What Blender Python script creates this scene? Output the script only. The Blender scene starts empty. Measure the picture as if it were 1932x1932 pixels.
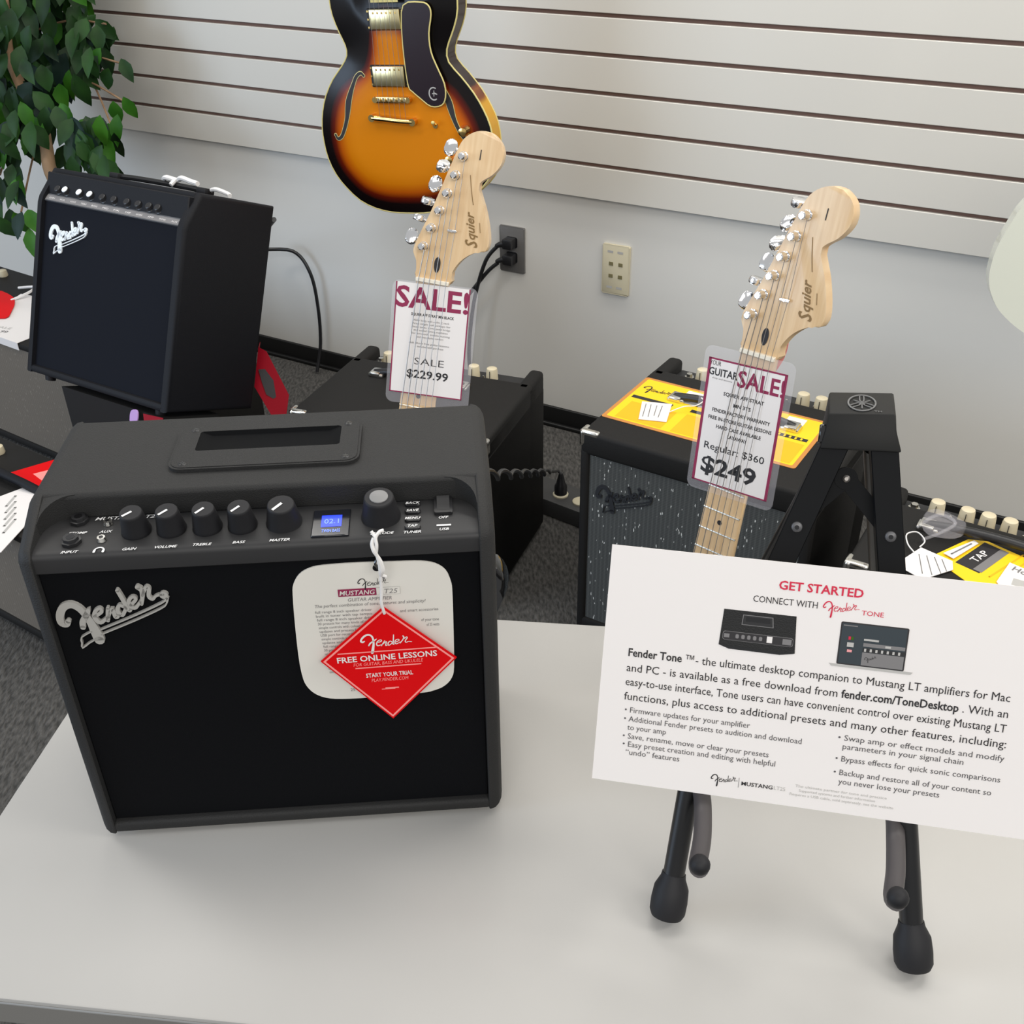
import bpy, bmesh, math, random
from mathutils import Vector, Matrix
from math import radians, sin, cos, pi
C = bpy.context.scene.collection
SC = bpy.context.scene

# ------------------------------------------------------------------ camera
TZ = 0.7366                                   # height of the table top above the floor
cam_d = bpy.data.cameras.new('camera')
cam = bpy.data.objects.new('camera', cam_d); C.objects.link(cam)
cam_d.sensor_width = 36.0; cam_d.sensor_height = 36.0
cam_d.lens = 36.0 * 2000.446 / 1932
cam_d.clip_start = 0.02
_r = Vector((0.999873, -0.008699, -0.013383)); _u = Vector((0.015962, 0.544917, 0.838338)); _f = Vector((0, 0.838445, -0.544986))
m = Matrix((( _r.x, _u.x, -_f.x, 0), (_r.y, _u.y, -_f.y, 0), (_r.z, _u.z, -_f.z, TZ + 0.7535), (0, 0, 0, 1)))
cam.matrix_world = m
SC.camera = cam

# ------------------------------------------------------------------ world, lamps, exposure
w = bpy.data.worlds.new('world'); SC.world = w; w.use_nodes = True
bg = w.node_tree.nodes['Background']; bg.inputs[0].default_value = (0.97, 0.975, 0.98, 1); bg.inputs[1].default_value = 0.48

def area(name, loc, target, sx, sy, power, col):
    d = bpy.data.lights.new(name, 'AREA'); d.shape = 'RECTANGLE'; d.size = sx; d.size_y = sy; d.energy = power; d.color = col
    o = bpy.data.objects.new(name, d); C.objects.link(o); o.location = loc
    o.rotation_euler = (Vector(target) - Vector(loc)).to_track_quat('-Z', 'Y').to_euler()
    return o
WARM = (1.0, 0.965, 0.91)
area('ceiling_light_near', (0.5, 1.2, 2.9), (0.5, 1.2, 0), 2.2, 0.6, 12, WARM)
w_ = area('ceiling_light_wall', (0.15, 2.28, 2.85), (0.15, 2.28, 0), 3.6, 0.25, 27, WARM); w_.rotation_euler[2] = radians(-30)
area('ceiling_light_left', (-1.7, 1.5, 2.9), (-1.7, 1.5, 0), 1.2, 0.6, 14, WARM)
area('ceiling_light_right', (2.2, 0.2, 2.9), (1.6, 1.3, 0.6), 1.2, 0.6, 26, WARM)
area('fill_light_behind', (0.3, -1.6, 2.8), (0.2, 1.2, 0.8), 3.0, 0.8, 40, WARM)  # added fill from the camera side, brightens the upright faces
area('shop_window', (-4.4, 0.2, 1.7), (-1.0, 2.6, 0.8), 2.4, 1.8, 75, (0.60, 0.77, 1.0))
SC.view_settings.view_transform = 'Standard'; SC.view_settings.look = 'None'
SC.view_settings.gamma = 1.0; SC.view_settings.use_curve_mapping = False
SC.view_settings.exposure = 0.15

# ------------------------------------------------------------------ materials
def srgb(r, g, b):
    f = lambda c: c / 12.92 if c <= 0.04045 else ((c + 0.055) / 1.055) ** 2.4
    return (f(r / 255), f(g / 255), f(b / 255), 1)
def mat(name, col, rough=0.5, metal=0.0, bump=None, var=None, emit=None, spec=None, coat=None):
    mt = bpy.data.materials.new(name); mt.use_nodes = True
    nt = mt.node_tree; b = nt.nodes['Principled BSDF']
    b.inputs['Base Color'].default_value = col; b.inputs['Roughness'].default_value = rough; b.inputs['Metallic'].default_value = metal
    if spec is not None: b.inputs['Specular IOR Level'].default_value = spec
    if coat: b.inputs['Coat Weight'].default_value = coat; b.inputs['Coat Roughness'].default_value = 0.08
    if bump or var:
        tc = nt.nodes.new('ShaderNodeTexCoord')
    if bump:
        kind, scale, strength, dist = bump
        if kind == 'noise':
            t = nt.nodes.new('ShaderNodeTexNoise'); t.inputs['Scale'].default_value = scale; t.inputs['Detail'].default_value = 3; out = t.outputs['Fac']
        else:
            t = nt.nodes.new('ShaderNodeTexVoronoi'); t.inputs['Scale'].default_value = scale; out = t.outputs['Distance']
        nt.links.new(tc.outputs['Object'], t.inputs['Vector'])
        bp = nt.nodes.new('ShaderNodeBump'); bp.inputs['Strength'].default_value = strength; bp.inputs['Distance'].default_value = dist
        nt.links.new(out, bp.inputs['Height']); nt.links.new(bp.outputs['Normal'], b.inputs['Normal'])
    if var:                                     # (second colour, scale, stretch xyz, ramp lo, hi)
        c2, scale, st, lo, hi = var
        mp = nt.nodes.new('ShaderNodeMapping'); mp.inputs['Scale'].default_value = st
        nt.links.new(tc.outputs['Object'], mp.inputs['Vector'])
        t = nt.nodes.new('ShaderNodeTexNoise'); t.inputs['Scale'].default_value = scale; t.inputs['Detail'].default_value = 4
        nt.links.new(mp.outputs['Vector'], t.inputs['Vector'])
        rp = nt.nodes.new('ShaderNodeValToRGB'); e = rp.color_ramp.elements
        e[0].position = lo; e[0].color = col; e[1].position = hi; e[1].color = c2
        nt.links.new(t.outputs['Fac'], rp.inputs['Fac']); nt.links.new(rp.outputs['Color'], b.inputs['Base Color'])
    if emit:
        b.inputs['Emission Color'].default_value = emit[0]; b.inputs['Emission Strength'].default_value = emit[1]
    return mt
def math_node(nt, op, a, b=None):
    n = nt.nodes.new('ShaderNodeMath'); n.operation = op
    for i, v in enumerate((a, b)):
        if v is None: continue
        if isinstance(v, (int, float)): n.inputs[i].default_value = v
        else: nt.links.new(v, n.inputs[i])
    return n.outputs[0]

M_TOLEX = mat('black_tolex', srgb(40, 40, 40), 0.6, spec=0.25, bump=('voronoi', 900, 0.35, 0.0006))
M_TOLEX2 = mat('black_tolex_plain', srgb(30, 29, 28), 0.65, spec=0.22, bump=('voronoi', 700, 0.3, 0.0006))
M_TOLEX3 = mat('blue_black_tolex', srgb(16, 17, 22), 0.62, spec=0.25, bump=('voronoi', 700, 0.3, 0.0006))
M_GRILLE = mat('black_grille_cloth', srgb(9, 10, 13), 0.9, spec=0.12, bump=('noise', 1500, 0.3, 0.0004))
M_GRILLEB = mat('blue_black_grille_cloth', srgb(18, 21, 29), 0.85, spec=0.15, bump=('noise', 1500, 0.3, 0.0004))
M_PANEL = mat('charcoal_panel', srgb(44, 44, 45), 0.5, spec=0.35)
M_BLACK = mat('black_plastic', srgb(30, 30, 32), 0.38)
M_BLACKM = mat('matte_black_rubber', srgb(26, 26, 29), 0.6, spec=0.35, bump=('noise', 400, 0.1, 0.0004))
M_BLACKMETAL = mat('black_metal', srgb(12, 12, 14), 0.34, bump=('noise', 500, 0.05, 0.0003))
M_BARS = mat('black_powder_coat', srgb(13, 14, 16), 0.6, spec=0.15)
M_RIVET = mat('dull_grey_rivet', srgb(96, 96, 98), 0.45, 0.6)
M_HEADBLK = mat('black_cast_plastic', srgb(22, 22, 21), 0.55, spec=0.25, bump=('noise', 500, 0.08, 0.0003))
M_GREYTUBE = mat('grey_foam_sleeve', srgb(70, 66, 67), 0.5)
M_CHROME = mat('chrome', (0.85, 0.85, 0.86, 1), 0.12, 1.0)
M_NICKEL = mat('nickel', (0.75, 0.73, 0.68, 1), 0.2, 1.0)
M_GOLD = mat('gold_plate', (0.86, 0.60, 0.22, 1), 0.2, 1.0)
M_GOLDL = mat('pale_gold_plate', (0.86, 0.74, 0.42, 1), 0.28, 1.0)
M_STEEL = mat('string_steel', (0.36, 0.34, 0.32, 1), 0.45, 1.0)
M_BADGE = mat('grey_badge', srgb(168, 166, 161), 0.45)
M_BADGEW = mat('bright_badge', srgb(236, 242, 246), 0.25)
M_BADGED = mat('dark_badge', srgb(44, 46, 50), 0.4)
M_WHITE = mat('white_ink', srgb(235, 235, 235), 0.6)
M_PAPER = mat('white_card', srgb(232, 227, 224), 0.5, bump=('noise', 60, 0.05, 0.002))
M_PAPER2 = mat('ivory_card', srgb(222, 219, 211), 0.5)
M_INK = mat('black_ink', srgb(38, 36, 38), 0.6)
M_GREYINK = mat('grey_ink', srgb(120, 118, 118), 0.6)
M_LGREYINK = mat('light_grey_ink', srgb(180, 178, 174), 0.6)
M_REDINK = mat('red_ink', srgb(206, 30, 66), 0.6)
M_MAROON = mat('maroon_ink', srgb(140, 32, 74), 0.6)
M_RED = mat('red_card', srgb(218, 0, 8), 0.5, spec=0.15)
M_DRED = mat('deep_red_card', srgb(140, 4, 26), 0.5, spec=0.15)
M_PINKLINE = mat('pink_border', srgb(255, 150, 145), 0.5)
M_PINK = mat('pink_strip', srgb(226, 150, 152), 0.5)
M_LILAC = mat('lilac_plastic', srgb(178, 140, 200), 0.5)
M_YEL = mat('yellow_card', srgb(250, 205, 20), 0.5)
M_YEL2 = mat('deep_yellow_ink', srgb(232, 178, 10), 0.55)
M_ORANGE = mat('orange_border', srgb(196, 130, 62), 0.6)
M_CREAM = mat('cream_knob', srgb(214, 202, 172), 0.4)
M_CREAMP = mat('cream_plate', srgb(205, 196, 168), 0.45)
M_CORD = mat('white_cord', srgb(228, 226, 224), 0.7, bump=('noise', 900, 0.4, 0.0005))
M_BIND = mat('cream_binding', srgb(214, 200, 130), 0.4)
M_BLUELCD = mat('blue_screen', srgb(30, 50, 230), 0.3, emit=(srgb(40, 70, 255), 0.9))
M_BLUEINK = mat('blue_screen_text', srgb(110, 140, 255), 0.3, emit=(srgb(110, 140, 255), 0.9))
M_GLASSBLK = mat('screen_glass', srgb(26, 28, 34), 0.15)
M_MAPLE = mat('maple', srgb(214, 180, 136), 0.34, var=(srgb(224, 194, 152), 14, (14, 0.9, 1), 0.35, 0.65), coat=0.25)
M_FRET = mat('fret_wire', (0.78, 0.72, 0.62, 1), 0.3, 1.0)
M_BONE = mat('bone_nut', srgb(232, 224, 206), 0.4)
M_BLKGLOSS = mat('gloss_black_lacquer', srgb(16, 16, 18), 0.12, coat=0.5)
M_PGUARD = mat('tortoise_black_pickguard', srgb(34, 22, 30), 0.22)
M_MINTW = mat('pale_ivory_lacquer', srgb(208, 210, 196), 0.22, coat=0.4)
M_TABLE = mat('grey_laminate', srgb(171, 169, 165), 0.36, var=(srgb(175, 173, 169), 6, (1, 1, 1), 0.3, 0.7))
M_EDGE = mat('grey_edge_band', srgb(128, 126, 122), 0.5)
M_WALL = mat('grey_paint', srgb(217, 215, 209), 0.7, bump=('noise', 40, 0.05, 0.003))
M_SLAT = mat('slatwall_face', srgb(211, 208, 200), 0.5)
M_SLOT = mat('slot_brown', srgb(116, 90, 80), 0.8)
M_BASE = mat('black_rubber_base', srgb(14, 14, 14), 0.5)
M_LEAFTRUNK = mat('bark', srgb(150, 122, 92), 0.8, bump=('noise', 60, 0.5, 0.004), var=(srgb(122, 94, 68), 20, (1, 1, 0.3), 0.4, 0.6))
M_SLEEVE = bpy.data.materials.new('clear_sleeve'); M_SLEEVE.use_nodes = True
_nt = M_SLEEVE.node_tree; _b = _nt.nodes['Principled BSDF']
_b.inputs['Base Color'].default_value = (0.93, 0.9, 0.95, 1); _b.inputs['Roughness'].default_value = 0.12; _b.inputs['Alpha'].default_value = 0.10

def carpet_mat():
    mt = bpy.data.materials.new('grey_carpet'); mt.use_nodes = True; nt = mt.node_tree; b = nt.nodes['Principled BSDF']
    tc = nt.nodes.new('ShaderNodeTexCoord'); t = nt.nodes.new('ShaderNodeTexNoise'); t.inputs['Scale'].default_value = 95; t.inputs['Detail'].default_value = 5
    mp = nt.nodes.new('ShaderNodeMapping'); mp.inputs['Rotation'].default_value = (0, 0, 0.6); mp.inputs['Scale'].default_value = (1.6, 0.55, 1)
    nt.links.new(tc.outputs['Object'], mp.inputs['Vector']); nt.links.new(mp.outputs['Vector'], t.inputs['Vector'])
    rp = nt.nodes.new('ShaderNodeValToRGB'); e = rp.color_ramp.elements
    e[0].position = 0.35; e[0].color = srgb(50, 49, 47); e[1].position = 0.68; e[1].color = srgb(88, 86, 83)
    nt.links.new(t.outputs['Fac'], rp.inputs['Fac']); nt.links.new(rp.outputs['Color'], b.inputs['Base Color'])
    b.inputs['Roughness'].default_value = 0.95
    bp = nt.nodes.new('ShaderNodeBump'); bp.inputs['Strength'].default_value = 0.8; bp.inputs['Distance'].default_value = 0.006
    nt.links.new(t.outputs['Fac'], bp.inputs['Height']); nt.links.new(bp.outputs['Normal'], b.inputs['Normal'])
    return mt
M_CARPET = carpet_mat()

def silver_grille_mat(name, dark, light, fleck):
    mt = bpy.data.materials.new(name); mt.use_nodes = True; nt = mt.node_tree; b = nt.nodes['Principled BSDF']
    tc = nt.nodes.new('ShaderNodeTexCoord'); sp = nt.nodes.new('ShaderNodeSeparateXYZ'); nt.links.new(tc.outputs['Object'], sp.inputs[0])
    row = math_node(nt, 'FRACT', math_node(nt, 'MULTIPLY', sp.outputs['Z'], 270))
    line = math_node(nt, 'GREATER_THAN', row, 0.55)
    col = math_node(nt, 'FRACT', math_node(nt, 'MULTIPLY', sp.outputs['X'], 110))
    cl = math_node(nt, 'GREATER_THAN', col, 0.62)
    mix = math_node(nt, 'ADD', math_node(nt, 'MULTIPLY', line, 0.35), math_node(nt, 'MULTIPLY', cl, 0.3))
    rp = nt.nodes.new('ShaderNodeValToRGB'); rp.color_ramp.elements[0].color = dark; rp.color_ramp.elements[1].color = light
    nt.links.new(mix, rp.inputs['Fac'])
    mp = nt.nodes.new('ShaderNodeMapping'); mp.inputs['Scale'].default_value = (650, 650, 190); nt.links.new(tc.outputs['Object'], mp.inputs['Vector'])
    wn = nt.nodes.new('ShaderNodeTexVoronoi'); wn.inputs['Scale'].default_value = 1.0; nt.links.new(mp.outputs['Vector'], wn.inputs['Vector'])
    sc = nt.nodes.new('ShaderNodeSeparateColor'); nt.links.new(wn.outputs['Color'], sc.inputs[0])
    fl = math_node(nt, 'GREATER_THAN', sc.outputs[0], 0.987)
    mx = nt.nodes.new('ShaderNodeMix'); mx.data_type = 'RGBA'; nt.links.new(fl, mx.inputs[0]); nt.links.new(rp.outputs['Color'], mx.inputs[6]); mx.inputs[7].default_value = fleck
    nt.links.new(mx.outputs[2], b.inputs['Base Color']); b.inputs['Roughness'].default_value = 0.7
    return mt
M_SILVER = silver_grille_mat('silver_black_grille_cloth', srgb(62, 64, 63), srgb(96, 98, 96), srgb(215, 215, 210))
M_TAUPE = silver_grille_mat('taupe_grille_cloth', srgb(104, 96, 86), srgb(122, 114, 103), srgb(140, 132, 120))

def sunburst_mat():
    mt = bpy.data.materials.new('sunburst_lacquer'); mt.use_nodes = True; nt = mt.node_tree; b = nt.nodes['Principled BSDF']
    at = nt.nodes.new('ShaderNodeAttribute'); at.attribute_name = 'edge'
    rp = nt.nodes.new('ShaderNodeValToRGB'); el = rp.color_ramp.elements
    stops = [(0.0, srgb(14, 11, 12)), (0.24, srgb(20, 12, 12)), (0.40, srgb(96, 24, 8)), (0.56, srgb(178, 82, 8)), (0.78, srgb(206, 118, 10)), (1.0, srgb(214, 128, 18))]
    el[0].position = stops[0][0]; el[0].color = stops[0][1]; el[1].position = 1.0; el[1].color = stops[-1][1]
    for p, c in stops[1:-1]:
        e = el.new(p); e.color = c
    nt.links.new(at.outputs['Fac'], rp.inputs['Fac']); nt.links.new(rp.outputs['Color'], b.inputs['Base Color'])
    b.inputs['Roughness'].default_value = 0.2; b.inputs['Specular IOR Level'].default_value = 0.25
    return mt
M_BURST = sunburst_mat()
def side_mat():
    mt = bpy.data.materials.new('burst_side_lacquer'); mt.use_nodes = True; nt = mt.node_tree; b = nt.nodes['Principled BSDF']
    tc = nt.nodes.new('ShaderNodeTexCoord'); sp = nt.nodes.new('ShaderNodeSeparateXYZ'); nt.links.new(tc.outputs['Object'], sp.inputs[0])
    v = math_node(nt, 'ADD', math_node(nt, 'MULTIPLY', sp.outputs['Y'], -6.0), 2.02)   # dark at the waist, amber low on the bout
    wv = nt.nodes.new('ShaderNodeTexWave'); wv.inputs['Scale'].default_value = 12; wv.inputs['Distortion'].default_value = 4; nt.links.new(tc.outputs['Object'], wv.inputs['Vector'])
    v2 = math_node(nt, 'ADD', v, math_node(nt, 'MULTIPLY', wv.outputs['Fac'], 0.12))
    rp = nt.nodes.new('ShaderNodeValToRGB'); el = rp.color_ramp.elements
    el[0].position = 0.42; el[0].color = srgb(38, 22, 22); el[1].position = 0.66; el[1].color = srgb(200, 148, 36)
    e = el.new(0.52); e.color = srgb(120, 60, 24)
    nt.links.new(v2, rp.inputs['Fac']); nt.links.new(rp.outputs['Color'], b.inputs['Base Color']); b.inputs['Roughness'].default_value = 0.18
    return mt
M_SIDE = side_mat()
def leaf_mat(name, c1, c2):
    mt = mat(name, c1, 0.5, spec=0.22, var=(c2, 9, (1, 1, 1), 0.35, 0.65)); return mt
M_LEAF = leaf_mat('leaf_green', srgb(18, 38, 20), srgb(36, 70, 26))
M_LEAF2 = leaf_mat('leaf_bright', srgb(36, 84, 18), srgb(60, 112, 28))
M_LEAF3 = leaf_mat('leaf_bluish', srgb(28, 46, 42), srgb(22, 44, 34))

# ------------------------------------------------------------------ mesh helpers
class MB:
    def __init__(s, M=None):
        s.v = []; s.f = []; s.mi = []; s.mats = []; s.M = M or Matrix(); s.attr = None
    def mid(s, m):
        if m not in s.mats: s.mats.append(m)
        return s.mats.index(m)
    def add(s, verts, faces, m):
        o = len(s.v); i = s.mid(m)
        s.v += [tuple(s.M @ Vector(p)) for p in verts]
        s.f += [tuple(o + k for k in f) for f in faces]; s.mi += [i] * len(faces)
    def bm(s, b, m):
        b.verts.ensure_lookup_table(); b.verts.index_update()
        s.add([v.co[:] for v in b.verts], [[v.index for v in f.verts] for f in b.faces], m); b.free()
    def box(s, x0, y0, z0, x1, y1, z1, m, bev=0.0, seg=3):
        b = bmesh.new(); bmesh.ops.create_cube(b, size=1)
        for v in b.verts: v.co = Vector(((v.co.x + .5) * (x1 - x0) + x0, (v.co.y + .5) * (y1 - y0) + y0, (v.co.z + .5) * (z1 - z0) + z0))
        if bev: bmesh.ops.bevel(b, geom=b.edges[:], offset=bev, segments=seg, profile=0.5, affect='EDGES')
        s.bm(b, m)
    def prism(s, pts, z0, z1, m, bev=0.0, seg=2, both=False, mside=None):
        n = len(pts)
        if sum(pts[i][0] * pts[(i + 1) % n][1] - pts[(i + 1) % n][0] * pts[i][1] for i in range(n)) < 0: pts = pts[::-1]
        b = bmesh.new()
        lo = [b.verts.new((p[0], p[1], z0)) for p in pts]; hi = [b.verts.new((p[0], p[1], z1)) for p in pts]
        ft = b.faces.new(hi); fb = b.faces.new(lo[::-1])
        for i in range(n): b.faces.new((lo[i], lo[(i + 1) % n], hi[(i + 1) % n], hi[i]))
        if bev:
            ed = [e for e in ft.edges] + ([e for e in fb.edges] if both else [])
            bmesh.ops.bevel(b, geom=ed, offset=bev, segments=seg, profile=0.5, affect='EDGES')
        s.bm(b, m)
    def flat(s, pts, z, m):
        n = len(pts)
        if sum(pts[i][0] * pts[(i + 1) % n][1] - pts[(i + 1) % n][0] * pts[i][1] for i in range(n)) < 0: pts = pts[::-1]
        s.add([(p[0], p[1], z) for p in pts], [tuple(range(n))], m)
    def rect(s, x0, y0, x1, y1, z, m): s.flat([(x0, y0), (x1, y0), (x1, y1), (x0, y1)], z, m)
    def cyl(s, p0, p1, r0, m, r1=None, n=20, caps=True):
        p0 = Vector(p0); p1 = Vector(p1); r1 = r0 if r1 is None else r1
        s.lathe_ax(p0, p1, [(0, r0), (1, r1)], m, n, caps)
    def lathe_ax(s, p0, p1, prof, m, n=20, caps=True):   # prof: (fraction along the axis, radius)
        p0 = Vector(p0); p1 = Vector(p1); d = p1 - p0; q = d.to_track_quat('Z', 'Y')
        vs = []; fs = []
        for t, r in prof:
            for k in range(n):
                a = 2 * pi * k / n; vs.append(p0 + d * t + q @ Vector((r * cos(a), r * sin(a), 0)))
        for i in range(len(prof) - 1):
            for k in range(n):
                fs.append((i * n + k, i * n + (k + 1) % n, (i + 1) * n + (k + 1) % n, (i + 1) * n + k))
        if caps:
            fs.append(tuple(range(n))[::-1]); fs.append(tuple((len(prof) - 1) * n + k for k in range(n)))
        s.add(vs, fs, m)
    def sphere(s, c, r, m, n=16, sc=(1, 1, 1)):
        b = bmesh.new(); bmesh.ops.create_uvsphere(b, u_segments=n, v_segments=n // 2 + 2, radius=r)
        for v in b.verts: v.co = Vector((v.co.x * sc[0], v.co.y * sc[1], v.co.z * sc[2])) + Vector(c)
        s.bm(b, m)
    def tube(s, pts, r, m, n=10, smooth=6, rs=None):
        pts = [Vector(p) for p in pts]; P = catmull(pts, smooth) if smooth and len(pts) > 2 else pts
        R = [r] * len(P)
        if rs:
            R = [rs[min(int(i / max(len(P) - 1, 1) * (len(rs) - 1)), len(rs) - 2)] * (1 - fr_(i, len(P), len(rs))) + rs[min(int(i / max(len(P) - 1, 1) * (len(rs) - 1)), len(rs) - 2) + 1] * fr_(i, len(P), len(rs)) for i in range(len(P))]
        vs = []; fs = []; up = None
        for i, p in enumerate(P):
            t = (P[min(i + 1, len(P) - 1)] - P[max(i - 1, 0)]).normalized()
            if up is None: up = t.orthogonal().normalized()
            up = (up - t * up.dot(t)).normalized(); bi = t.cross(up)
            for k in range(n):
                a = 2 * pi * k / n; vs.append(p + (up * cos(a) + bi * sin(a)) * R[i])
        for i in range(len(P) - 1):
            for k in range(n): fs.append((i * n + k, i * n + (k + 1) % n, (i + 1) * n + (k + 1) % n, (i + 1) * n + k))
        fs.append(tuple(range(n))[::-1]); fs.append(tuple((len(P) - 1) * n + k for k in range(n)))
        s.add(vs, fs, m)
    def stroke(s, pts, z0, z1, m, smooth=5):      # pts: (x, y, width); a brush stroke with round ends
        P = catmull([Vector(p) for p in pts], smooth) if len(pts) > 2 else [Vector(p) for p in pts]
        L = []; Rr = []
        n = len(P)
        for i, p in enumerate(P):
            t = P[min(i + 1, n - 1)] - P[max(i - 1, 0)]; t.z = 0; t.normalize(); nn = Vector((-t.y, t.x, 0)); hw = p.z / 2
            q = Vector((p.x, p.y, 0))
            L.append(q + nn * hw); Rr.append(q - nn * hw)
        vs = []; fs = []
        thick = abs(z1 - z0) > 1e-6
        for a, b in zip(L, Rr): vs += [(a.x, a.y, z1), (b.x, b.y, z1)]
        for i in range(n - 1): fs.append((2 * i, 2 * i + 1, 2 * i + 3, 2 * i + 2))
        if thick:
            o = len(vs)
            for a, b in zip(L, Rr): vs += [(a.x, a.y, z0), (b.x, b.y, z0)]
            for i in range(n - 1):
                fs.append((2 * i, 2 * i + 2, o + 2 * i + 2, o + 2 * i)); fs.append((2 * i + 1, o + 2 * i + 1, o + 2 * i + 3, 2 * i + 3))
        s.add(vs, fs, m)
        for p in (P[0], P[-1]):
            if p.z > 1e-5:
                c = [(p.x + p.z / 2 * cos(a), p.y + p.z / 2 * sin(a)) for a in [2 * pi * k / 10 for k in range(10)]]
                if thick: s.prism(c, z0, z1, m)
                else: s.flat(c, z1, m)
    def text(s, body, x, y, h, m, z=0.0003, align='L', width=None, bold=0.0, shear=0.0, rot=0.0, res=2, extrude=0.0):
        """lettering on the local xy plane: (x, y) is the baseline start / centre / end, h the capital height"""
        key = (body, bold, shear, res, extrude)
        if key not in TEXTS:
            cu = bpy.data.curves.new('txt', 'FONT'); cu.body = body; cu.size = 1.0; cu.resolution_u = res; cu.offset = bold; cu.shear = shear; cu.fill_mode = 'FRONT' if not extrude else 'BOTH'; cu.extrude = extrude
            o = bpy.data.objects.new('txt', cu); C.objects.link(o)
            me = bpy.data.meshes.new_from_object(o.evaluated_get(bpy.context.evaluated_depsgraph_get()))
            TEXTS[key] = ([v.co[:] for v in me.vertices], [tuple(p.vertices) for p in me.polygons])
            bpy.data.objects.remove(o); bpy.data.curves.remove(cu); bpy.data.meshes.remove(me)
        vs, fs = TEXTS[key]
        if not vs: return
        x0 = min(v[0] for v in vs); x1 = max(v[0] for v in vs)
        k = h / 0.73; kx = k if width is None else width / (x1 - x0)
        off = {'L': -x0, 'C': -(x0 + x1) / 2, 'R': -x1}[align]
        cr, sr = cos(rot), sin(rot)
        out = []
        for v in vs:
            a = (v[0] + off) * kx; b = v[1] * k
            out.append((x + a * cr - b * sr, y + a * sr + b * cr, z + v[2] * k))
        s.add(out, fs, m)
    def build(s, name, parent=None, sharp=38, kind=None):
        me = bpy.data.meshes.new(name); me.from_pydata(s.v, [], s.f)
        for m in s.mats: me.materials.append(m)
        me.polygons.foreach_set('material_index', s.mi)
        me.polygons.foreach_set('use_smooth', [True] * len(s.f))
        me.update(); me.set_sharp_from_angle(angle=radians(sharp))
        o = bpy.data.objects.new(name, me); C.objects.link(o)
        if parent: o.parent = parent
        if kind: o['kind'] = kind
        return o
TEXTS = {}
def fr_(i, n, k):
    x = i / max(n - 1, 1) * (k - 1); return x - min(int(x), k - 2)
def catmull(P, k):
    out = []
    n = len(P)
    for i in range(n - 1):
        p0 = P[max(i - 1, 0)]; p1 = P[i]; p2 = P[i + 1]; p3 = P[min(i + 2, n - 1)]
        for j in range(k):
            t = j / k
            out.append(0.5 * ((2 * p1) + (p2 - p0) * t + (2 * p0 - 5 * p1 + 4 * p2 - p3) * t * t + (3 * p1 - p0 - 3 * p2 + p3) * t ** 3))
    out.append(P[-1].copy()); return out
def smooth_loop(pts, k=4):
    P = [Vector((p[0], p[1], 0)) for p in pts]; n = len(P); out = []
    for i in range(n):
        p0 = P[i - 1]; p1 = P[i]; p2 = P[(i + 1) % n]; p3 = P[(i + 2) % n]
        for j in range(k):
            t = j / k; q = 0.5 * ((2 * p1) + (p2 - p0) * t + (2 * p0 - 5 * p1 + 4 * p2 - p3) * t * t + (3 * p1 - p0 - 3 * p2 + p3) * t ** 3)
            out.append((q.x, q.y))
    return out
def rrect(x0, y0, x1, y1, r, k=5):
    out = []
    for cx, cy, a0 in ((x1 - r, y1 - r, 0), (x0 + r, y1 - r, 90), (x0 + r, y0 + r, 180), (x1 - r, y0 + r, 270)):
        for j in range(k + 1):
            a = radians(a0 + 90 * j / k); out.append((cx + r * cos(a), cy + r * sin(a)))
    return out
def frame(o, x, y, dz=TZ):
    x = Vector(x).normalized(); y = Vector(y); y = (y - x * y.dot(x)).normalized(); z = x.cross(y)
    return Matrix(((x.x, y.x, z.x, o[0]), (x.y, y.y, z.y, o[1]), (x.z, y.z, z.z, o[2] + dz), (0, 0, 0, 1)))
def thing(name, label, cat, M, group=None):
    o = bpy.data.objects.new(name, None); C.objects.link(o); o.empty_display_size = 0.05
    o.matrix_world = M; o['label'] = label; o['category'] = cat
    if group: o['group'] = group
    return o
def tag(o, label, cat, M=None, group=None):
    if M is not None: o.matrix_world = M
    o['label'] = label; o['category'] = cat
    if group: o['group'] = group
    return o
T = Matrix.Translation
def RX(d): return Matrix.Rotation(radians(d), 4, 'X')
def RZ(d): return Matrix.Rotation(radians(d), 4, 'Z')
XZ = RX(90)                                  # local xy drawing plane stood upright: x right, y -> z up, z -> -y (towards the front)

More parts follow.
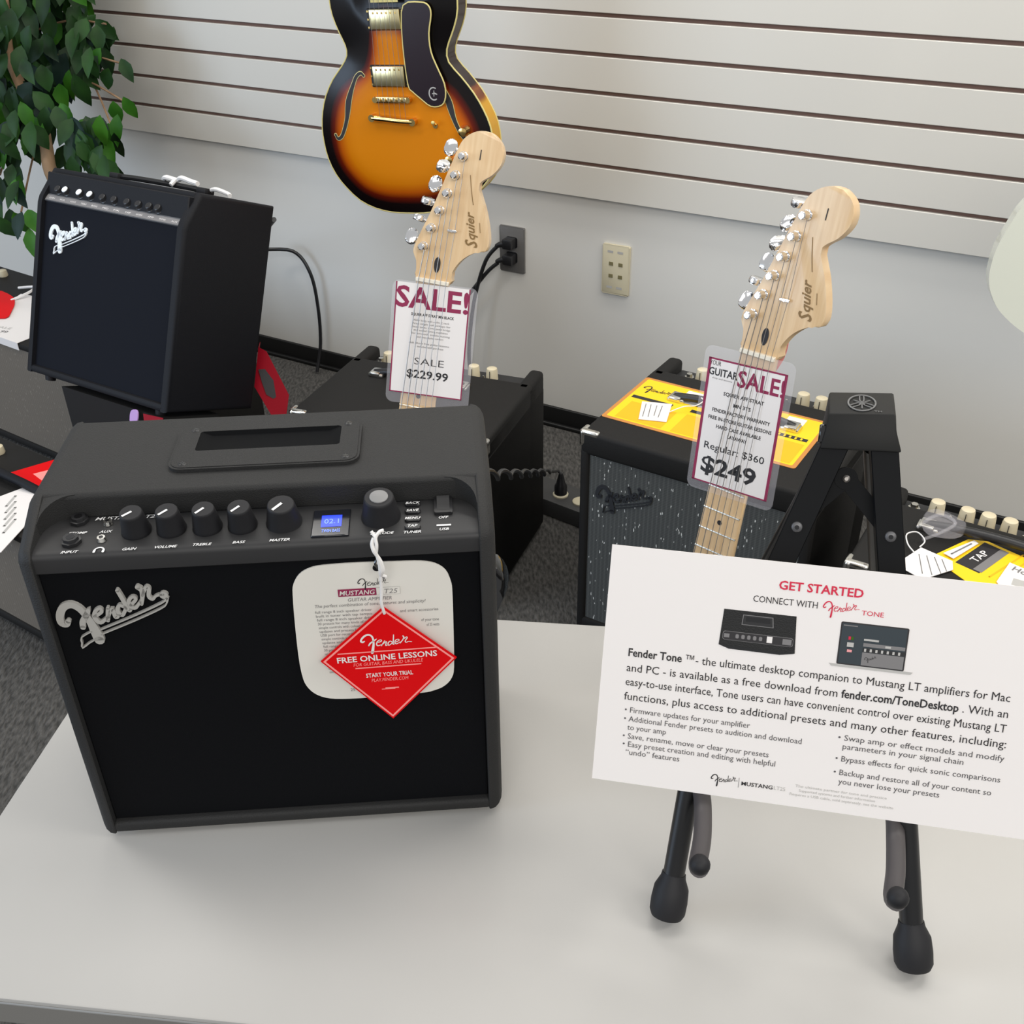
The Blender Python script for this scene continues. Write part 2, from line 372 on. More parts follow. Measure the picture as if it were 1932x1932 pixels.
# the slanted script logo, traced in its own units (0..1 wide)
def script(mb, x, y, wdt, m, z0, z1, rot=0.0, under=True, k=1.0):
    def tr(p):
        a = (p[0] - 440) / 765; b = -(p[1] - 1680) / 765; c, s = cos(rot), sin(rot)
        return (x + (a * c - b * s) * wdt, y + (a * s + b * c) * wdt, p[2] / 765 * wdt * k)
    S = [[(505, 1655, 34), (485, 1680, 46), (455, 1665, 44), (462, 1600, 50), (500, 1535, 52), (555, 1518, 48), (600, 1550, 46), (630, 1610, 44), (650, 1670, 50), (662, 1740, 62), (672, 1800, 70), (675, 1835, 66)],
         [(590, 1715, 36), (600, 1665, 40), (630, 1620, 40), (655, 1575, 30), (668, 1556, 8)],
         [(690, 1625, 24), (742, 1590, 24), (735, 1560, 20), (700, 1585, 26), (688, 1640, 30), (715, 1682, 28), (770, 1640, 20)],
         [(768, 1668, 24), (782, 1600, 26), (790, 1560, 22)], [(776, 1640, 18), (815, 1570, 24), (822, 1600, 26), (828, 1645, 26), (856, 1625, 16)],
         [(905, 1560, 22), (870, 1545, 24), (850, 1590, 28), (872, 1630, 26), (910, 1570, 22)], [(884, 1418, 26), (905, 1500, 28), (925, 1590, 26), (945, 1580, 14)],
         [(948, 1545, 22), (990, 1500, 22), (972, 1478, 20), (940, 1510, 26), (945, 1560, 26), (975, 1570, 24), (1015, 1520, 18)],
         [(1022, 1400, 34), (1045, 1430, 34), (1035, 1490, 26), (1020, 1545, 20)], [(1040, 1470, 18), (1075, 1405, 26), (1092, 1420, 26), (1080, 1480, 24), (1100, 1505, 24), (1130, 1480, 16), (1175, 1470, 20)]]
    for st in S: mb.stroke([tr(p) for p in st], z0, z1, m, 4)
    if under:
        mb.stroke([tr(p) for p in ((700, 1745, 8), (950, 1640, 10), (1150, 1545, 12), (1195, 1505, 16))], z0, z1, m, 3)
        mb.stroke([tr(p) for p in ((640, 1755, 8), (560, 1800, 9), (552, 1850, 10), (545, 1895, 12), (600, 1855, 9), (645, 1830, 8))], z0, z1, m, 2)
        mb.stroke([tr(p) for p in ((700, 1785, 8), (950, 1680, 9), (1140, 1590, 10), (1185, 1550, 10), (1200, 1505, 18))], z0, z1, m, 3)
        c = tr((1180, 1478, 56)); mb.prism([(c[0] + c[2] / 2 * cos(a), c[1] + c[2] / 2 * sin(a)) for a in [2 * pi * i / 12 for i in range(12)]], z0, z1 if z1 > z0 else z0 + 1e-5, m)

# ------------------------------------------------------------------ the room
def struct(mb, name, parent=None):
    o = mb.build(name, parent); o['kind'] = 'structure'; return o
mb = MB(); mb.box(-5, -3, -0.05, 5, 6.5, 0, M_CARPET); struct(mb, 'floor')
WN = Vector((sin(radians(30.05)), cos(radians(30.05)), 0)); WX = Vector((WN.y, -WN.x, 0)); WD = 2.458
MW = frame(WN * WD, WX, (0, 0, 1), 0)          # wall frame: x along the wall, y up, z towards the room
mb = MB(); mb.box(-5, 0, -0.12, 2.6, 2.95, 0, M_WALL); wall = struct(mb, 'wall_back'); wall.matrix_world = MW
mb = MB(); mb.box(-5, 0, 0, 2.6, 0.061, 0.010, M_BASE, 0.003); mb.box(-5, 0, 0, 2.6, 0.012, 0.02, M_BASE, 0.004); b_ = struct(mb, 'baseboard_back'); b_.matrix_world = MW @ T((0, 0, 0.0005))
# slatwall: a panel of plank faces with brown slots between them
SP = 0.08595; ZB = TZ - 0.0510; Z4 = TZ + 0.0329; SLOT = 0.0095; PT = 0.019
mb = MB()
mb.box(-4.2, ZB + 0.001, 0.0005, 2.5, ZB + 0.0329 + 0.0510 + 20 * SP, 0.009, M_SLOT)
lo = ZB; k = 0
while k <= 20:
    hi = Z4 + k * SP - SLOT / 2
    mb.box(-4.2, lo, 0.0006, 2.5, hi, PT, M_SLAT, 0.0012, 1)
    lo = hi + SLOT; k += 1
sl = struct(mb, 'trim_1'); sl.matrix_world = MW; sl['label'] = 'pale slatwall panel with brown slots'

# ------------------------------------------------------------------ display table
MT_ = frame((-0.4933, 0.4951, 0), (0.9925, -0.122, 0), (0.122, 0.9925, 0))
tbl = thing('display_table', 'long pale grey laminate table carrying the nearest amplifier and the white sign', 'table', MT_ @ T((0, 0, -TZ)))
mb = MB(T((0, 0, TZ))); mb.box(0, 0, -0.028, 1.55, 0.4975, 0, M_TABLE, 0.002, 2); mb.build('tabletop', tbl)
mb = MB(T((0, 0, TZ))); mb.box(-0.0016, -0.0016, -0.030, 1.5516, 0.4991, -0.0035, M_EDGE, 0.001, 1); mb.build('edge_band', tbl)
for x in (0.10, 1.45):
    for y in (0.08, 0.42):
        mb = MB(); mb.cyl((x, y, 0.006), (x, y, TZ - 0.03), 0.014, M_BLACKMETAL); mb.cyl((x, y, 0), (x, y, 0.012), 0.02, M_BLACKM); mb.build('leg', tbl)

# ------------------------------------------------------------------ the nearest amplifier
AY = radians(3.69); MA = frame((-0.3674, 0.6358, 0), (cos(AY), sin(AY), 0), (-sin(AY), cos(AY), 0))
amp = thing('guitar_amplifier', 'black combo amplifier with round knobs and blue screen standing on the grey table', 'amplifier', MA)
AW, AD, AH = 0.3556, 0.172, 0.3277
def cabinet_shell():
    """outer shell: side profile lofted across the width with rounded side edges, hollow front"""
    mb = MB()
    prof = [(0.0, 0.006), (AD, 0.006), (AD, AH), (0.052, AH), (0.006, 0.3085), (0.0, 0.300)]        # y, z
    t = 0.0125                                                                                    # board thickness
    # side boards
    for x0, x1 in ((0, t), (AW - t, AW)):
        pts = [(p[0], p[1]) for p in prof]
        s_ = MB(); b = bmesh.new()
        A_ = [b.verts.new((x0, p[0], p[1])) for p in pts]; B_ = [b.verts.new((x1, p[0], p[1])) for p in pts]
        n = len(pts); fa = b.faces.new(A_); fb = b.faces.new(B_[::-1])
        for i in range(n): b.faces.new((A_[(i + 1) % n], A_[i], B_[i], B_[(i + 1) % n]))
        bmesh.ops.recalc_face_normals(b, faces=b.faces[:])
        out = fa if x0 == 0 else fb
        ed = [e for e in out.edges]
        bmesh.ops.bevel(b, geom=ed, offset=0.011, segments=4, profile=0.5, affect='EDGES')
        inn = [e for e in b.edges if all(abs(v.co.x - (t if x0 == 0 else AW - t)) < 1e-5 for v in e.verts) and any(v.co.y < 0.056 for v in e.verts)]
        bmesh.ops.bevel(b, geom=inn, offset=0.0015, segments=2, profile=0.5, affect='EDGES')
        mb.bm(b, M_TOLEX)
    # top board with rounded front lip, behind the control recess
    lip = [(0.053, AH - 0.022), (0.0505, AH - 0.020)] + [(0.0505 + 0.0045 * (1 - cos(a)), AH - 0.0045 + 0.0045 * sin(a)) for a in [radians(90 * i / 5) for i in range(6)]] + [(AD - 0.004 + 0.004 * sin(a), AH - 0.004 + 0.004 * cos(a)) for a in [radians(90 * i / 4) for i in range(5)]] + [(AD, AH - 0.022)]
    mb.M = Matrix(((0, 0, 1, 0), (1, 0, 0, 0), (0, 1, 0, 0), (0, 0, 0, 1))); mb.prism(lip, 0.0108, AW - 0.0108, M_TOLEX); mb.M = Matrix()
    mb.box(0.010, AD - 0.012, 0.006, AW - 0.010, AD, AH - 0.01, M_TOLEX, 0.003, 2)
    mb.box(0.010, 0.0, 0.006, AW - 0.010, AD, 0.018, M_TOLEX, 0.004, 3)
    # rounded inner corners of the recess at both ends of the lip
    for sx, cx in ((1, t), (-1, AW - t)):
        r = 0.024
        pts = [(cx, 0.053)] + [(cx + sx * (r - r * cos(a)), 0.052 - (r - r * sin(a))) for a in [radians(90 * i / 6) for i in range(7)]]
        pts = [(cx - sx * 0.002, 0.056)] + [(cx - sx * 0.002, 0.052 - r)] + [(cx + sx * (r - r * cos(a)), (0.052 - r) + r * sin(a)) for a in [radians(90 * i / 8) for i in range(9)]] + [(cx + sx * r, 0.056)]
        M0 = mb.M; q = MB()
        b = bmesh.new()
        zt = lambda yy: 0.3083 + (AH - 0.3083) * max(0, min(1, (yy - 0.006) / 0.046)) - 0.0006
        lo_ = [b.verts.new((p[0], p[1], 0.300)) for p in pts]; hi_ = [b.verts.new((p[0], p[1], zt(p[1]))) for p in pts]
        n = len(pts); b.faces.new(hi_); b.faces.new(lo_[::-1])
        for i in range(n): b.faces.new((lo_[i], lo_[(i + 1) % n], hi_[(i + 1) % n], hi_[i]))
        bmesh.ops.recalc_face_normals(b, faces=b.faces[:]); mb.bm(b, M_TOLEX)
    return mb
cabinet_shell().build('cabinet', amp)
mb = MB(); mb.box(0.0115, 0.006, 0.017, AW - 0.0115, 0.018, 0.292, M_GRILLE, 0.002, 1)
mb.build('grille_cloth', amp)
# control panel: nearly level shelf, its front edge rolling down onto the grille
mb = MB()
py = [(0.053, 0.3069), (0.010, 0.3052), (0.0065, 0.3046), (0.0042, 0.3030), (0.0032, 0.3000), (0.0030, 0.289), (0.006, 0.2865), (0.02, 0.2865), (0.02, 0.298), (0.053, 0.300)]
b = bmesh.new(); A_ = [b.verts.new((0.0118, p[0], p[1])) for p in py]; B_ = [b.verts.new((AW - 0.0118, p[0], p[1])) for p in py]
n = len(py); b.faces.new(A_); b.faces.new(B_[::-1])
for i in range(n): b.faces.new((A_[(i + 1) % n], A_[i], B_[i], B_[(i + 1) % n]))
bmesh.ops.recalc_face_normals(b, faces=b.faces[:]); mb.bm(b, M_PANEL)
mb.M = T((0, 0.0, 0.3050)) @ RX(2.2)           # drawing plane on the panel: x, y(depth)
def ptext(s, x, y, h=0.0031, a='C', w=None): mb.text(s, x, y - h / 2, h, M_WHITE, 0.0004, a, w, 0.012, 0.25)
for s, x, y in (('GAIN', .0837, .0062), ('VOLUME', .1102, .0066), ('TREBLE', .1369, .0072), ('BASS', .1638, .0076), ('MASTER', .1939, .0078), ('INPUT', .0401, .0062), ('STOMP', .0400, .0300), ('AUX', .0610, .0300), ('OFF', .3171, .0262), ('USB', .3172, .0108), ('ENCODE', .2705, .0096), ('TUNER', .2932, .0092)): ptext(s, x, y)
ptext('MUSTANG LT25', 0.0490, 0.0475, 0.0042, 'L', 0.049)
mb.rect(0.3115, 0.0148, 0.3225, 0.0168, 0.0004, M_WHITE)
mb.stroke([(.0580, .0040, .0012), (.0584, .0080, .0012), (.0614, .0098, .0012), (.0644, .0080, .0012), (.0648, .0040, .0012)], .0004, .0004, M_WHITE, 4)
mb.rect(.0572, .0038, .0590, .0068, .0005, M_WHITE); mb.rect(.0638, .0038, .0656, .0068, .0005, M_WHITE)
mb.build('control_panel', amp)
MP = T((0, 0, 0.3052)) @ RX(2.2)
def knob(x, y, r, h, dial):
    ax = Vector((0, -0.19, 1)).normalized()
    p0 = MP @ Vector((x, y, 0.0)); p1 = p0 + ax * h
    mb = MB(); mb.lathe_ax(p0, p1, [(0, r * 1.18), (0.06, r * 1.22), (0.16, r * 1.16), (0.90, r * 0.93), (0.97, r * 0.9), (1.0, r * 0.84)], M_BLACKM, 32)
    o = mb.build('knob', amp)
    q = ax.to_track_quat('Z', 'Y').to_matrix().to_4x4(); F = T(p1) @ q
    yl = F.inverted().to_3x3() @ Vector((0, 1, 0)); base = math.atan2(yl.y, yl.x)
    if dial is not None:
        a = base + radians(dial); c, s = cos(a), sin(a)
        mb = MB(F); mb.flat([(c * d - s * e, s * d + c * e) for d, e in ((-.1 * r, -.10 * r), (.75 * r, -.10 * r), (.75 * r, .10 * r), (-.1 * r, .10 * r))], 0.0003, M_WHITE)
        mb.build('pointer', o)
    else:
        mb = MB(F); mb.lathe_ax((0, 0, -0.0005), (0, 0, 0.0012), [(0, r * 0.58), (0.7, r * 0.56), (1, r * 0.42)], M_GREYCAP, 28); mb.build('cap', o)
M_GREYCAP = mat('grey_knob_cap', srgb(120, 120, 120), 0.4)
for x, d in ((.0843, 128), (.1106, 132), (.1376, 135), (.1640, 135)): knob(x, 0.0285, 0.0093, 0.020, d)
knob(0.1952, 0.0300, 0.0113, 0.0195, 138); knob(0.2690, 0.0310, 0.0125, 0.021, None)
for x, y, r in ((.0375, .0455, .0072), (.0384, .0185, .0076)):
    mb = MB(MP); mb.lathe_ax((x, y, 0), (x, y, 0.005), [(0, r), (0.5, r), (0.55, r * .8), (1, r * .75)], M_BLACK, 8); mb.cyl((x, y, 0.0049), (x, y, 0.0052), r * 0.42, M_BLKGLOSS); mb.build('input_jack', amp)
for x, y in ((.0602, .0402), (.0604, .0192)):
    mb = MB(MP); mb.cyl((x, y, 0), (x, y, 0.003), 0.0038, M_NICKEL, 0.003); mb.cyl((x, y, 0.0029), (x, y, 0.0033), 0.0016, M_BLKGLOSS); mb.build('mini_jack', amp)
mb = MB(MP); mb.box(.2170, .0085, -.001, .2455, .0425, .0012, M_GLASSBLK, .0006, 1); o = mb.build('display_screen', amp)
mb = MB(MP); mb.rect(.2238, .0195, .2393, .0345, .0014, M_BLUELCD); mb.text('02.1', .2316, .0235, .0062, M_BLUEINK, .0016, 'C', .011)
mb.text('TWIN BASS', .2316, .0125, .004, M_BLUEINK, .0015, 'C', .014); mb.build('blue_readout', o)['label'] = 'lit blue readout'
for y in (.0455, .0355, .0250, .0150):
    mb = MB(MP); mb.prism(rrect(.2872, y - .0036, .2996, y + .0036, .0034), 0, .0018, M_BLACK, .0006, 1); mb.text({.0455: 'BACK', .0355: 'SAVE', .0250: 'MENU', .0150: 'TAP'}[y], .2934, y - .0016, .0031, M_WHITE, .0019, 'C', None, .012, .25); mb.build('button', amp)
mb = MB(MP); mb.prism(rrect(.3100, .0295, .3242, .0520, .0012), 0, .0025, M_BLACK, .0006, 1); o = mb.build('power_switch', amp)
mb = MB(MP); mb.add([(.3122, .033, .0026), (.3220, .033, .0026), (.3220, .041, .0030), (.3122, .041, .0030), (.3220, .0485, .0052), (.3122, .0485, .0052), (.3122, .0487, .0024), (.3220, .0487, .0024), (.3122, .033, .0024), (.3220, .033, .0024)], [(0, 1, 2, 3), (3, 2, 4, 5), (5, 4, 7, 6), (0, 3, 5, 6, 8), (1, 9, 7, 4, 2)], M_PANEL); mb.build('rocker', o)
# recessed carrying handle
mb = MB(T((0, 0, AH)))
hx0, hx1, hy0, hy1 = .1010, .2520, .0765, .1470; ox0, ox1, oy0, oy1 = .1185, .2350, .1045, .1370
mb.prism(rrect(hx0, hy0, hx1, oy0, .004), 0, .0022, M_BLACKM, .0012, 2)
def plate_with_hole(mb, outer, inner, z0, z1, m):
    n = len(outer); vs = [(p[0], p[1], z1) for p in outer] + [(p[0], p[1], z1) for p in inner] + [(p[0], p[1], z0) for p in outer] + [(p[0], p[1], z0) for p in inner]
    fs = []
    for i in range(n):
        j = (i + 1) % n
        fs += [(i, j, n + j, n + i), (2 * n + j, 2 * n + i, 3 * n + i, 3 * n + j), (i, 2 * n + i, 2 * n + j, j), (n + i, n + j, 3 * n + j, 3 * n + i)]
    mb.add(vs, fs, m)
mb = MB(T((0, 0, AH)))
plate_with_hole(mb, rrect(hx0, hy0, hx1, hy1, .011), rrect(ox0, oy0, ox1, oy1, .003), -.001, .0030, M_TOLEX)
plate_with_hole(mb, rrect(hx0 + .002, hy0 + .002, hx1 - .002, hy1 - .002, .0095), rrect(ox0, oy0, ox1, oy1, .003), .0030, .0036, M_TOLEX)
hp = mb.build('handle_plate', amp)
M_HOLE = mat('recess_shade_black', srgb(10, 11, 13), 0.8, spec=0.1)  # near-black colour stands in for the shade of a deeper grip opening
mb = MB(T((0, 0, AH)))                            # shallow cup set into the plate
mb.add([(ox0, oy0, .0033), (ox1, oy0, .0033), (ox1, oy1, .0033), (ox0, oy1, .0033), (ox0 + .010, oy0 + .004, .0003), (ox1 - .010, oy0 + .004, .0003), (ox1 - .010, oy1 - .002, .0003), (ox0 + .010, oy1 - .002, .0003)], [(0, 1, 5, 4), (1, 2, 6, 5), (2, 3, 7, 6), (3, 0, 4, 7), (4, 5, 6, 7)], M_HOLE); mb.build('grip_recess', hp)
for x, y in ((.1135, .1395), (.1125, .0840), (.2405, .1395), (.2410, .0840)):
    mb = MB(T((x, y, AH + .0036))); mb.lathe_ax((0, 0, 0), (0, 0, .0008), [(0, .0034), (0.6, .003), (1, .0018)], M_BLACK, 16); mb.box(-.0022, -.0004, .0006, .0022, .0004, .0010, M_BLKGLOSS); mb.box(-.0004, -.0022, .0006, .0004, .0022, .0010, M_BLKGLOSS); mb.build('screw', hp)
mb = MB(T((0, 0.006, 0)) @ XZ); script(mb, 0.0178, 0.2403, 0.0862, M_BADGE, 0.0, 0.0028, 0.0, True, 1.05); mb.build('logo_badge', amp)
for x in (.035, AW - .035):
    for y in (.03, AD - .03):
        mb = MB(); mb.cyl((x, y, 0), (x, y, .008), .011, M_BLACKM, .012); mb.build('foot', amp)
MAG = MA @ T((0, 0.006, 0)) @ XZ                  # grille plane as a drawing plane

# hang tags of the nearest amplifier
card = thing('info_card', 'white round cornered card hanging on the grille behind the red diamond tag', 'tag', MAG @ T((0.257, 0.148, 0.0)) @ RX(-1.2))
mb = MB(T((-0.257, -0.148, 0)))
co = smooth_loop([(.1978, .2560), (.1995, .2660), (.2050, .2750), (.2130, .2800), (.2240, .2822), (.2500, .2828), (.2800, .2820), (.2980, .2812), (.3090, .2782), (.3165, .2715), (.3200, .2610), (.3208, .2500), (.3200, .2100), (.3188, .1750), (.3165, .1640), (.3110, .1560), (.3010, .1512), (.2890, .1492), (.2500, .1476), (.2250, .1480), (.2120, .1503), (.2030, .1560), (.1975, .1650), (.1955, .1760), (.1950, .1960), (.1962, .2300)], 3)
mb.prism(co, 0.0030, 0.0042, M_PAPER2, 0.0003, 1)
z = .0045
script(mb, .2480, .2640, .024, M_INK, z, z, radians(-18), False, .5)
mb.rect(.2325, .2520, .2620, .2590, z, M_MAROON); mb.text('MUSTANG', .2335, .2532, .0045, M_PAPER2, z + .0002, 'L', .0275, .01, .2)
mb.rect(.2620, .2520, .2805, .2590, z, M_LGREYINK); mb.rect(.2622, .2523, .2803, .2587, z + .0001, M_PAPER2); mb.text('LT25', .2645, .2532, .0045, M_GREYINK, z + .0002, 'L', .014, 0, .2)
mb.text('GUITAR AMPLIFIER', .2565, .2470, .0034, M_GREYINK, z, 'C', .034, 0, .2)
mb.text('The perfect combination of tone, features and simplicity!', .2565, .2425, .0032, M_GREYINK, z, 'C', .086, 0, .2)
rnd = random.Random(4)
for i in range(17):
    y = .2370 - i * .0038
    x = .2130 + i * .0003
    mb.text(rnd.choice(['30 presets for many kinds of music', 'full range 8 inch speaker driver', 'simple controls with colour display', 'stereo headphone output and aux in', 'USB port for recording and editing', 'built in tuner with tap tempo', 'updates and presets for download']), x, y, .0026, M_GREYINK, z, 'L', .046 - rnd.random() * .006)
for i, (y, s) in enumerate(((.2340, 'and smart accessories'), (.2240, 'of your tone'), (.2190, 'of 25 watts'))): mb.text(s, .3090, y, .0030, M_GREYINK, z, 'R', (.030, .014, .010)[i])
mb.text('25', .2330, .1560, .003, M_GREYINK, z, 'L')
mb.build('card', card)
mb = MB(T((-0.257, -0.148, 0))); mb.cyl((.2640, .2775, .0042), (.2640, .2775, .0047), .0030, M_BLKGLOSS); mb.tube([(.2645, .2780, .0055), (.2635, .2830, .0075), (.2655, .2870, .0060), (.2680, .2860, .0075), (.2668, .2790, .0065), (.2640, .2775, .0055)], .0009, M_BLKGLOSS, 6); mb.build('elastic_loop', card)
dia = thing('red_diamond_tag', 'red diamond shaped tag on a white string over the white card', 'tag', MAG @ T((0.2665, 0.127, 0.0078)))
mb = MB(T((-0.2665, -0.127, 0)))
dp = [(.2668, .2450), (.3214, .1895), (.2658, .1272), (.2129, .1935)]
cx = sum(p[0] for p in dp) / 4; cy = sum(p[1] for p in dp) / 4
mb.prism(dp, 0, 0.0012, M_RED)
def inset(k): return [(cx + (p[0] - cx) * k, cy + (p[1] - cy) * k) for p in dp]
o_, i_ = inset(.965), inset(.925)
for a in range(4):
    b2 = (a + 1) % 4; mb.flat([o_[a], o_[b2], i_[b2], i_[a]], .0014, M_PINKLINE)
z = .0015
script(mb, .2455, .2120, .041, M_PAPER, z, z, radians(-20), False, .62)
mb.flat([(.2268, .1998), (.3052, .2012), (.3050, .2024), (.2272, .2010)], z, M_PINKLINE)
mb.text('FREE ONLINE LESSONS', .2660, .1920, .0060, M_PAPER, z, 'C', .080, .02, 0, radians(1.5))
mb.text('FOR GUITAR, BASS AND UKULELE', .2665, .1872, .0035, M_PINKLINE, z, 'C', .056, 0, .2, radians(1.5))
mb.flat([(.2395, .1838), (.2925, .1850), (.2928, .1862), (.2398, .1850)], z, M_PINKLINE)
mb.text('START YOUR TRIAL', .2665, .1745, .0045, M_PAPER, z, 'C', .038, .015, 0, radians(1.5))
mb.text('PLAY.FENDER.COM', .2665, .1695, .0036, M_PINKLINE, z, 'C', .030, 0, .2, radians(1.5))
mb.rect(.2620, .1612, .2730, .1624, z, M_PINKLINE); mb.rect(.2590, .1604, .2700, .1611, z, M_PINKLINE)
mb.build('tag_card', dia)
mb = MB(T((-0.2665, -0.127, 0)))
mb.tube([(.2672, .2395, .0022), (.2668, .2440, .0035), (.2660, .2520, .0045), (.2668, .2620, .0045), (.2672, .2720, .0050), (.2678, .2790, .0060)], .0012, M_CORD, 8)
mb.tube([(.2678, .2790, .0060), (.2690, .2860, .0085), (.2684, .2940, .0095), (.2668, .3000, .0100), (.2650, .3050, .0105), (.2640, .3100, .0090), (.2652, .3145, .0075)], .0019, M_CORD, 8, rs=[.0014, .0026, .0022, .0014, .0018, .0016, .0011])
mb.tube([(.2664, .3030, .0100), (.2672, .3090, .0100), (.2670, .3150, .0080), (.2700, .3185, .0060), (.2730, .3190, .0050)], .0013, M_CORD, 8)
mb.tube([(.2670, .3150, .0080), (.2655, .3165, .0065), (.2640, .3190, .0055)], .0013, M_CORD, 8)
mb.tube([(.2678, .2795, .0060), (.2715, .2765, .0045)], .0012, M_CORD, 6, 0); mb.tube([(.2678, .2795, .0060), (.2700, .2750, .0040)], .0010, M_GREYINK, 6, 0)
mb.build('string', dia)

# ------------------------------------------------------------------ folding stand and the sign
F_E = Vector((0.965934, -0.258789, 0)); F_N = Vector((0.258789, 0.965934, 0)); A65 = radians(65)
F_UP = F_N * cos(A65) + Vector((0, 0, 1)) * sin(A65)
MS = frame((0.2149, 0.5198, 0.0017), F_E, F_UP)          # leg plane: x across, y up the lean, z towards the viewer
st = thing('guitar_stand', 'black folding A-frame stand on the grey table holding the white sign', 'stand', MS)
INV = MS.inverted()
def wl(p): return INV @ Vector((p[0], p[1], p[2] + TZ))
mb = MB()                                            # head: wedge with a bevelled crest
hf = [(-.0285, .394, .006), (.0290, .3975, .006), (.0235, .4120, .005), (.0212, .4248, .004), (-.0257, .4205, .004), (-.0262, .410, .005)]
hb = [(-.0290, .394, -.040), (.0290, .3975, -.040), (.0235, .418, -.040), (.0218, .4400, -.034), (-.0252, .4360, -.034), (-.0262, .416, -.040)]
b = bmesh.new(); A_ = [b.verts.new(p) for p in hf]; B_ = [b.verts.new(p) for p in hb]; n = 6
b.faces.new(A_); b.faces.new(B_[::-1])
for i in range(n): b.faces.new((A_[(i + 1) % n], A_[i], B_[i], B_[(i + 1) % n]))
bmesh.ops.recalc_face_normals(b, faces=b.faces[:]); bmesh.ops.bevel(b, geom=b.edges[:], offset=.0016, segments=2, profile=.5, affect='EDGES'); mb.bm(b, M_HEADBLK)
mb.box(-.0305, .398, -.004, -.0255, .412, .002, M_BLKGLOSS, .001, 1)
head = mb.build('head', st)
p0 = Vector((-.0022, .4228, .0042)); p1 = Vector((-.0017, .4380, -.0335)); ydir = (p1 - p0).normalized(); xdir = Vector((1, .09, 0)); xdir = (xdir - ydir * xdir.dot(ydir)).normalized(); zd = xdir.cross(ydir)
FE = Matrix(((xdir.x, ydir.x, zd.x, 0), (xdir.y, ydir.y, zd.y, 0), (xdir.z, ydir.z, zd.z, 0), (0, 0, 0, 1))); FE.translation = p0 + (p1 - p0) * .46
M_EMB = mat('grey_emblem', srgb(104, 104, 104), 0.45)
mb = MB(FE); rr = .0098; ry = .0145
mb.stroke([(rr * cos(a), ry * sin(a), .0012) for a in [2 * pi * i / 28 for i in range(29)]], .0002, .0008, M_EMB, 1)
for a in (90, 210, 330):
    c, s = cos(radians(a)), sin(radians(a)); q = lambda d, e: (rr * .92 * (c * d - s * e), ry * .92 * (s * d + c * e), .0008)
    mb.stroke([q(-.75, 0), q(.2, 0)], .0002, .0007, M_EMB); mb.stroke([q(.95, .16), q(.3, .16), q(.2, 0), q(.3, -.16), q(.95, -.16)], .0002, .0007, M_EMB, 2)
mb.text('TM', .0085, -.0160, .003, M_EMB, .0004); mb.build('emblem', head)
def channel(mb, a, b, wd, dp, m, ztop=0.004):        # U-channel bar from a to b in the leg plane
    a = Vector((a[0], a[1], 0)); b = Vector((b[0], b[1], 0)); d = (b - a).normalized(); nrm = Vector((-d.y, d.x, 0))
    for s0, s1, z0, z1 in ((-.5, .5, ztop - .0022, ztop), (-.5, -.5 + .07, ztop - dp, ztop), (.5 - .07, .5, ztop - dp, ztop)):
        q = [a + nrm * wd * s0, a + nrm * wd * s1, b + nrm * wd * s1, b + nrm * wd * s0]
        mb.prism([(p.x, p.y) for p in q], z0, z1, m, .0008, 1)
